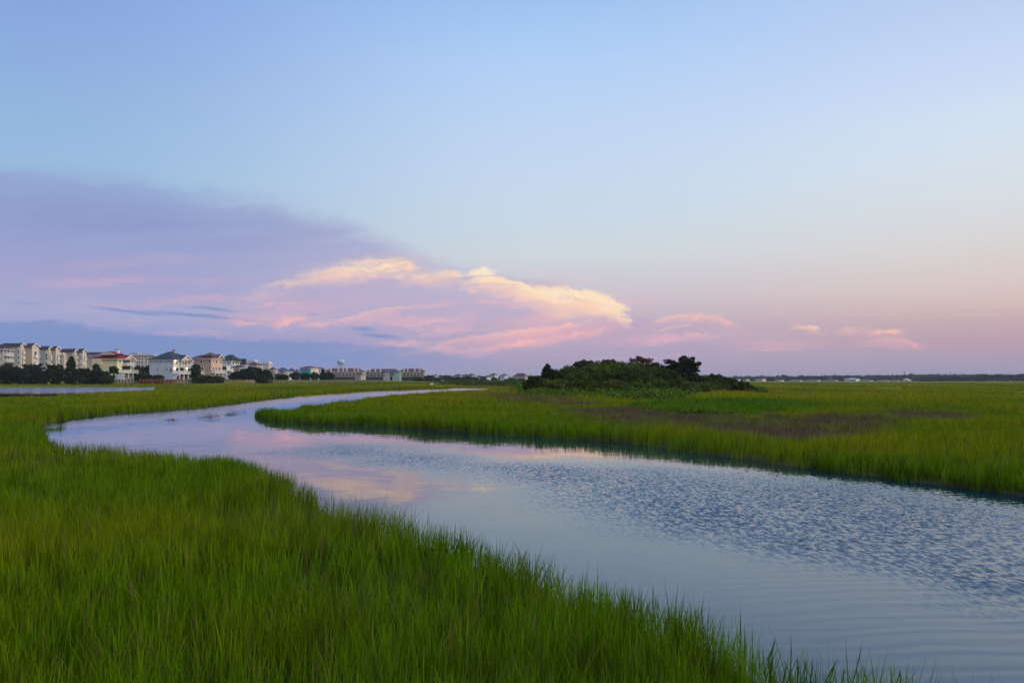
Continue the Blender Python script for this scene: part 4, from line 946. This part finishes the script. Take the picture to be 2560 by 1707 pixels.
for px in (220, 228, 236, 244): bk.win('L', px, px + 4, 891, 897)

# --- three-storey balcony condominiums in the distance
def row_condo(label, x0, x1, Y, ridge, eave, wallm, roofm, nb, chims, rows=(930.5, 936.5), bays=(), alpha=14, low=945):
    lp = (x1 - x0) * .93; b_ = Bld('condominium', label, 'building', x0 + lp, Y, lp, (x1 - x0) * .07, alpha, 'brown-roofed condominiums beyond the marsh')
    b_.wall(eave, wallm); b_.roof(eave, ridge, roofm, axis='x', ov=.8)
    st = lp / nb
    for r_ in rows:
        for k in range(nb):
            p0 = x0 + st * k + st * .10; b_.win('L', p0, p0 + st * .8, r_, r_ + 5.0, name='door_or_recess_shade', frame='beige_siding')  # flat dark panes in place of the shaded balcony recesses
            u0, u1 = b_.L(p0 - st * .08), b_.L(p0 + st * .88); zf = b_.z(r_ + 5.3)
            rl = MB().box(u0, u1, -1.7, -.02, zf, zf + .22).box(u0, u1, -1.7, -1.62, zf + .8, zf + .95)
            for q_ in range(5): rl.box(u0 + (u1 - u0 - .1) * q_ / 4, u0 + (u1 - u0 - .1) * q_ / 4 + .1, -1.69, -1.63, zf + .22, zf + .8)
            b_.part('balcony', rl, 'cream_siding')
    for px in chims:
        c_ = b_.part('chimney', MB().box(b_.L(px - 1.4), b_.L(px + 1.4), -.9, .7, b_.z(eave + 1), b_.z(ridge - .3)), 'cream_siding')
    for (p0, p1, mt, pk) in bays:
        v = b_.part('bay', MB().box(b_.L(p0), b_.L(p1), -3.2, -.01, 0, b_.z(eave + .3)), mt)
        b_.part('roof', MB().hip(b_.L(p0), b_.L(p1), -3.2, 3, b_.z(eave), b_.z(pk), .6, 'y', None, 0), 'slate_roof', v)
        for r_ in rows: b_.part('window', MB().box(b_.L(p0 + 1), b_.L(p0 + 3.6), -3.28, -3.19, b_.z(r_ + 3), b_.z(r_)), 'window_glass', v)
    b_.part('ground_floor_shade', MB().box(.4, b_.a - .4, -.6, -.01, 0, b_.z(rows[-1] + 5)), 'dark_gap')  # solid dark box standing in for shade in the ground-floor gap
    return b_
row_condo('long brown-roofed condominium with white chimneys below the water tower', 809, 914, 720, 920, 929, 'beige_siding', 'brown_roof', 11, (827, 846, 858, 867, 886, 895))
row_condo('mint and white condominium with two projecting bays, middle of three', 914, 1004, 740, 921.5, 930, 'mint_siding', 'brown_roof', 9, (925, 938, 951), bays=[(960, 976, 'grey_siding', 923), (983, 995, 'mint_siding', 924)])
row_condo('cream brown-roofed condominium at the right end of the row', 998, 1064, 760, 920.8, 929.5, 'beige_siding', 'brown_roof', 7, (1010, 1019, 1037, 1049))
small_house('small brown hip-roofed house standing before the long condominium', 902, 640, 14, 10, 938, 931.5, 'beige_siding', 'brown_roof', [('L', 892, 895, 940, 943), ('R', 905, 908, 940, 943)])

# --- water tower
def water_tower():
    Y = 900; m = Y / F; p = at(852.5, HOR, Y); root = thing('water_tower', 'white bulbous water tower on thin legs above the condominiums', 'water tower', (p.x, p.y, 2.0))
    zc = H + (HOR - 905.2) * m - 2; r = 8.9 * m
    prof = [(0, -.78), (.35, -.74), (.7, -.58), (.93, -.32), (1.0, -.02), (.97, .25), (.82, .52), (.55, .74), (.25, .84), (0, .87)]
    vs_ = []; fs_ = []; n = 20
    for (rr, zz) in prof:
        for k in range(n): vs_.append((max(rr, .002) * r * math.cos(2 * math.pi * k / n), max(rr, .002) * r * math.sin(2 * math.pi * k / n), zc + zz * r))
    for i in range(len(prof) - 1):
        for k in range(n): fs_.append((i * n + k, i * n + (k + 1) % n, (i + 1) * n + (k + 1) % n, (i + 1) * n + k))
    mb = MB(); mb.add(vs_, fs_); tk = mb.build('tank', 'tank_white', root, smooth=True)
    MB().tube((0, 0, zc + .86 * r), (0, 0, zc + 1.05 * r), .5, .4, 8).build('vent', 'tank_white', tk)
    cw = MB()
    for k in range(24):
        a0, a1 = 2 * math.pi * k / 24, 2 * math.pi * (k + 1) / 24
        for z_ in (-.12, .1): cw.tube((1.06 * r * math.cos(a0), 1.06 * r * math.sin(a0), zc + z_ * r), (1.06 * r * math.cos(a1), 1.06 * r * math.sin(a1), zc + z_ * r), .07, .07, 4)
    cw.build('catwalk', 'tank_white', tk)
    for k in range(6):
        a0 = 2 * math.pi * (k + .25) / 6; MB().tube((1.12 * r * math.cos(a0), 1.12 * r * math.sin(a0), -1), (.97 * r * math.cos(a0), .97 * r * math.sin(a0), zc - .1 * r), .3, .25, 6).build('leg', 'tank_white', root)
    MB().tube((0, 0, -1), (0, 0, zc - .7 * r), .8, .8, 8).build('riser_pipe', 'tank_white', root)
water_tower()

# --- houses far beyond the creek, each small
fh = [('far cream house with brown roof, tallest of the distant group', 1237, 1000, 14, 8, 936.5, 932.5, 'cream_siding', 'brown_roof'),
      ('far white house with grey roof left of the tall cream one', 1222, 1020, 9, 6, 941, 937, 'white_siding', 'slate_roof'),
      ('far pale blue house with a turreted roof', 1262, 1040, 12, 9, 938, 933, 'pale_blue_siding', 'slate_roof'),
      ('far beige house with a long sloping brown roof', 1312, 1000, 29, 9, 941, 932.5, 'beige_siding', 'brown_roof'),
      ('far grey house at the left foot of the hummock', 1328, 1040, 10, 8, 941, 937, 'grey_siding', 'slate_roof'),
      ('far low white boat shed before the cream house', 1222, 900, 13, 8, 947, 944, 'white_siding', 'white_trim'),
      ('far dark-roofed house half hidden by trees, right of the scrub', 1182, 1060, 14, 8, 937, 933.5, 'beige_siding', 'dark_roof'),
      ('far small house with pointed roof among the trees', 1166, 1080, 6, 5, 938, 933.5, 'grey_siding', 'brown_roof'),
      ('far low grey-roofed house behind the dark trees', 1150, 1100, 16, 6, 938.5, 935, 'grey_siding', 'dark_roof'),
      ('far white house right of the last condominium', 1090, 980, 10, 6, 939, 935.5, 'white_siding', 'slate_roof'),
      ('far pale house low among the trees right of the condominiums', 1104, 960, 9, 6, 945, 941, 'white_siding', 'slate_roof'),
      ('far narrow beige house between the scrub and the white shed', 1197, 1000, 5, 4, 942, 938, 'cream_siding', 'brown_roof')]
for (lab, c_, Y, lp, rp, ev, rg, wm, rm) in fh:
    nw = max(1, lp // 5); wins = [('L', c_ - lp + lp * (k + .25) / nw, c_ - lp + lp * (k + .75) / nw, ev + 1.6, ev + 4.0) for k in range(nw)] + [('R', c_ + rp * .3, c_ + rp * .7, ev + 1.6, ev + 4.0)]
    small_house(lab, c_, Y, lp, rp, ev, rg, wm, rm, wins)
# --- waterfront buildings on the far right shore
rb = [('distant cream villa with stepped roof nearest the hummock', 1868, 10, 6, 948, 943, 'cream_siding', 'brown_roof'),
      ('distant white house right beside the hummock tail', 1846, 8, 5, 948, 944.5, 'white_siding', 'slate_roof'),
      ('distant big cream house with brown roof left of the dark trees', 1906, 18, 9, 947.5, 942.5, 'cream_siding', 'brown_roof'),
      ('distant pale house low on the shore right of the big cream house', 1952, 14, 8, 950, 947.5, 'white_siding', 'brown_roof'),
      ('distant row of pale units, first on the shore', 2000, 28, 8, 950.5, 948, 'cream_siding', 'slate_roof'),
      ('distant row of pale units, second on the shore', 2044, 32, 8, 950.5, 947.5, 'white_siding', 'brown_roof'),
      ('distant row of grey units, third on the shore', 2088, 30, 8, 950.5, 947.8, 'grey_siding', 'slate_roof'),
      ('distant long warehouse with pale bluish roof', 2140, 30, 10, 947.5, 944.5, 'white_siding', 'pale_blue_siding'),
      ('distant row of pale units before the bluish-roofed warehouse', 2176, 46, 8, 951, 948.2, 'white_siding', 'slate_roof'),
      ('distant row of beige units right of the warehouse', 2218, 24, 8, 950.8, 947.8, 'cream_siding', 'brown_roof'),
      ('distant row of beige units, last on the shore', 2244, 18, 6, 950.8, 947.6, 'beige_siding', 'brown_roof'),
      ('distant white-roofed shed at the right end of the waterfront', 2270, 14, 8, 949.5, 946, 'grey_siding', 'white_trim')]
for (lab, c_, lp, rp, ev, rg, wm, rm) in rb:
    nw = max(1, lp // 7); wins = [('L', c_ - lp + lp * (k + .2) / nw, c_ - lp + lp * (k + .8) / nw, ev + .9, ev + 2.6) for k in range(nw)]
    small_house(lab, c_, 1250, lp, rp, ev, rg, wm, rm, wins, alpha=18)
def mast(px, top, label):
    Y = 1650; p = at(px, top, Y); root = thing('radio_mast', label, 'mast', (p.x, p.y, 1.0))
    MB().tube((0, 0, 0), (0, 0, p.z - 1), .7, .35, 5).build('pole', 'dark_gap', root); MB().box(-2, 2, -.2, .2, p.z * .8, p.z * .8 + .6).build('crossarm', 'dark_gap', root)
mast(2261, 928, 'taller thin mast above the right treeline'); mast(2376, 929, 'thin mast further right above the treeline')

# ------------------------------------------------------------------ trees round the houses
BT = dict(size=.5, nclump=120, nleaf=30, crown_lo=-.08)
GH = 'dark trees in front of the houses'
C1 = (0.024, 0.042, 0.016); C2 = (0.034, 0.058, 0.018); C3 = (0.036, 0.060, 0.018)
for (px, top, hw, Y, col, sty, lab) in [
        (18, 905, 24, 300, C1, 'round', 'dark bushy tree at the far left edge of the picture'),
        (45, 915, 14, 303, C1, 'round', 'small dark tree between two larger ones at far left'),
        (78, 907, 28, 300, C1, 'round', 'broad dark tree before the tallest apartment block'),
        (108, 924, 14, 303, C2, 'round', 'low dark tree in the dip before the middle apartment block'),
        (138, 907, 22, 301, C1, 'round', 'round dark tree left of the tallest spiky one'),
        (178, 893, 21, 303, C1, 'cedar', 'tallest spiky dark cedar before the small apartment block'),
        (212, 917, 20, 300, C1, 'round', 'dark tree just right of the tallest cedar'),
        (240, 911, 17, 303, C1, 'cedar', 'pointed dark tree before the yellow house wall'),
        (252, 922, 18, 300, C1, 'round', 'dark bush leaning on the yellow house corner'),
        (268, 931, 14, 299, C3, 'round', 'lighter green bush at the left of the yellow house deck'),
        (285, 916, 9, 316, C2, 'flat', 'slim palm-like tree beside the yellow house porch'),
        (352, 915, 16, 336, C2, 'round', 'leafy tree between the red-roofed and blue-roofed houses'),
        (370, 912, 14, 338, C2, 'round', 'tree touching the left wall of the pale blue house'),
        (362, 930, 22, 326, C1, 'round', 'dark bush behind the yellow house stair'),
        (395, 936, 12, 322, C2, 'round', 'small round bush before the pale blue wall'),
        (489, 911, 12, 338, C1, 'round', 'dark tree in the gap between pale blue and tan houses'),
        (510, 938, 26, 330, C2, 'round', 'low hedge-like bush before the tan house'),
        (540, 940, 20, 330, C2, 'round', 'low bush right of the hedge before the tan house'),
        (590, 929, 16, 338, C1, 'round', 'dark bush right of the white outside stair'),
        (612, 922, 18, 340, C1, 'round', 'dark tree before the two-chimney house'),
        (632, 916, 20, 342, C1, 'round', 'tallest dark tree before the brown hip roof'),
        (655, 921, 20, 344, C1, 'round', 'dark tree below the cream hotel tower'),
        (668, 928, 14, 346, C1, 'round', 'dark tree at the right end of the big clump'),
        (656, 941, 12, 334, C3, 'round', 'pale green round bush before the big dark clump'),
        (705, 936, 16, 440, C2, 'round', 'low dark tree left of the teal house group'),
        (738, 929, 12, 450, C2, 'round', 'dark tree just left of the teal house'),
        (764, 930, 10, 460, (.034, .034, .018), 'round', 'brownish tree before the teal wall'),
        (786, 930, 10, 460, C2, 'round', 'round tree before the cream half of the teal house'),
        (808, 925, 10, 470, C1, 'cedar', 'pointed tree right of the teal house'),
        (822, 930, 12, 470, C1, 'round', 'dark tree at the left end of the long condominium'),
        (1045, 941, 14, 690, C1, 'round', 'dark tree before the right end of the cream condominium'),
        (1072, 936, 14, 720, C1, 'round', 'dark tree just right of the last condominium'),
        (1092, 944, 8, 720, C1, 'round', 'small dark tree before the far white house'),
        (1118, 938, 20, 760, C1, 'round', 'broad dark tree left of the scrub clump'),
        (1144, 942, 16, 640, C1, 'round', 'dark shrub at the left of the creek-end clump'),
        (1166, 940, 18, 640, C1, 'round', 'dark shrub in the middle of the creek-end clump'),
        (1188, 944, 12, 640, C1, 'round', 'dark shrub at the right of the creek-end clump'),
        (1206, 939, 9, 800, C1, 'round', 'dark tree between the narrow house and white shed'),
        (1236, 943, 7, 800, C1, 'round', 'small dark tree before the tall cream far house'),
        (1275, 946, 14, 560, C2, 'round', 'low dark shrub left of the hummock'),
        (1303, 947, 14, 520, C2, 'round', 'low green shrub next to the hummock left end')]:
    far = Y > 430
    tree_px('cedar_tree' if sty == 'cedar' else 'tree', lab, 'tree', px, top, hw * 1.05, Y, col, **{**BT, 'style': sty, 'crown_lo': .45 if sty == 'flat' else -.08, 'size': .5 if not far else .9, 'nclump': 120 if not far else 70, 'nleaf': 30 if not far else 18}, group=GH)
def wood(name, label, x0, x1, Y, tops, col, n, seed, depth=120):
    """a far wood that reads as one mass"""
    g_ = np.random.default_rng(seed); px = g_.uniform(x0, x1, n); yy = Y + g_.uniform(0, depth, n)
    tp = np.interp(px, *zip(*tops)) + 3.0 * fbm(px * .05, px * 0 + seed) + 2.4 * fbm(px * .3, px * 0 + seed)
    ztop = H + (HOR - tp) * yy / F; f = g_.random(n) ** .6
    cen = np.stack([(px - 1280) / F * yy, yy, 1 + (ztop - 1) * f - 1.0], 1)
    V, Fc, T = leaves(cen, g_.uniform(1.8, 3.6, n), 9, 1.5, np.array(col) * g_.uniform(.7, 1.3, (n, 1)), g_, .8, .2)
    o = np_mesh(name, V, Fc, 'leaf', tint=T); tag(o, label, 'wood', None, 'stuff')
wood('treeline', 'long low dark treeline on the far right shore', 1790, 2760, 1500, [(1790, 941), (1900, 940), (2000, 939), (2150, 939), (2250, 937), (2350, 935), (2560, 936), (2760, 934)], (.030, .042, .030), 3400, 21)
wood('treeline', 'nearer dark wood at the right edge of the far shore', 2300, 2760, 1150, [(2300, 947), (2340, 943), (2400, 941), (2480, 939), (2560, 938), (2760, 936)], (.020, .034, .022), 1500, 22)
wood('treeline', 'faint far treeline behind the houses beyond the creek', 1030, 1340, 1500, [(1030, 938), (1150, 939), (1250, 941), (1340, 942)], (.028, .040, .030), 900, 23)
wood('treeline', 'dark wood strip at the foot of the far waterfront buildings', 1790, 2330, 1330, [(1790, 946), (1950, 946), (2100, 946), (2330, 946)], (.026, .038, .026), 900, 24, 40)

# ------------------------------------------------------------------ bulkhead, boardwalks and small things at the marsh edge
bh = thing('bulkhead', 'low bulkhead of pale panels between dark posts below the houses', 'bulkhead', (0, 0, 0))
def shore_pt(px, dy=0.0):
    Y = float(np.interp(px, _sx, _sy)) + dy; return Vector(((px - 1280) / F * Y, Y, 0))
px = 276.0
while px < 640:
    a_, b2_ = shore_pt(px, -.4), shore_pt(px + 6.2, -.4); d = (b2_ - a_).normalized(); nrm = Vector((d.y, -d.x, 0))
    hgt = 2.30 + .12 * math.sin(px)
    MB().prism([a_ + Vector((0, 0, .6)), b2_ + Vector((0, 0, .6)), b2_ + Vector((0, 0, hgt)), a_ + Vector((0, 0, hgt))], -nrm * .15).build('panel', 'concrete', bh)
    p0 = shore_pt(px + 7.0, -.5); MB().box(p0.x - .16, p0.x + .16, p0.y - .16, p0.y + .16, .5, hgt + .3).build('post', 'weathered_wood', bh)
    px += 7.9
cap = MB(); q = [shore_pt(p_, -.45) for p_ in np.arange(274, 642, 12)]
for a_, b2_ in zip(q, q[1:]): cap.tube(a_ + Vector((0, 0, 2.5)), b2_ + Vector((0, 0, 2.5)), .12, .12, 4)
cap.build('cap_rail', 'weathered_wood', bh)
def boardwalk(label, p0, p1, z, n, mat='weathered_wood', rail=True):
    root = thing('boardwalk', label, 'boardwalk', (p0[0], p0[1], 0)); a_ = Vector((0, 0, z)); b2_ = Vector((p1[0] - p0[0], p1[1] - p0[1], z)); d = (b2_ - a_).normalized(); nr = Vector((d.y, -d.x, 0))
    MB().prism([a_, a_ + nr * 1.5, a_ + nr * 1.5 + Vector((0, 0, .15)), a_ + Vector((0, 0, .15))], b2_ - a_).build('deck', mat, root)
    for k in range(n):
        c_ = a_.lerp(b2_, k / (n - 1)); 
        for s_ in (0.05, 1.35): 
            o_ = c_ + nr * s_; MB().box(o_.x - .11, o_.x + .11, o_.y - .11, o_.y + .11, -.3, z + (1.1 if rail else 0)).build('post', mat, root)
    if rail:
        for s_ in (.05, 1.35):
            for zz in (.55, 1.05): MB().tube(a_ + nr * s_ + Vector((0, 0, zz)), b2_ + nr * s_ + Vector((0, 0, zz)), .06, .06, 4).build('rail', mat, root)
s0 = shore_pt(655, -14); e0 = shore_pt(958, -20)
boardwalk('long dark boardwalk along the marsh edge before the teal house', (s0.x, s0.y), (e0.x, e0.y), 1.35, 34)
s0 = shore_pt(352, -6); e0 = shore_pt(440, -9)
boardwalk('short brown boardwalk below the pale blue house', (s0.x, s0.y), (e0.x, e0.y), 1.7, 11, 'red_wood')
p = at(1080, 962, 280); sg = thing('notice_board', 'small white notice board on posts in the marsh by the creek', 'sign', (p.x, p.y, gz(p.x, p.y)))
for s_ in (-.4, .34): MB().box(s_, s_ + .08, -.04, .04, -.2, .9).build('post', 'weathered_wood', sg)
MB().box(-.5, .5, -.09, -.05, .55, 1.15).build('panel', 'white_trim', sg)
for k, (px, py) in enumerate([(145.5, 951.5), (148.5, 951), (151.5, 951.5)]):
    p = at(px, py, 304); o = MB().box(-.11, .11, -.11, .11, -.3, 1.0).box(-.14, .14, -.14, .14, 1.0, 1.08).build('marker_post', 'white_trim'); o.location = (p.x, p.y, gz(p.x, p.y))
    tag(o, ['left', 'middle', 'right'][k] + ' of three small white posts at the marsh edge before the dark trees', 'post', 'white marker posts')

# ------------------------------------------------------------------ evening haze over the marsh
hz_ = MB().box(-7300, 7300, -7300, 7300, -2.5, 34).build('haze', 'dark_gap'); hz_['kind'] = 'stuff'; hz_['label'] = 'thin even evening haze over the whole marsh'
m = bpy.data.materials.new('haze'); m.use_nodes = True; t = m.node_tree; t.nodes.clear()
pv_ = t.nodes.new('ShaderNodeVolumePrincipled'); pv_.inputs['Color'].default_value = (.80, .86, .97, 1); pv_.inputs['Density'].default_value = 0.0001; pv_.inputs['Anisotropy'].default_value = 0.0
mo = t.nodes.new('ShaderNodeOutputMaterial'); t.links.new(pv_.outputs[0], mo.inputs['Volume']); hz_.data.materials[0] = m
scene.cycles.volume_bounces = 0
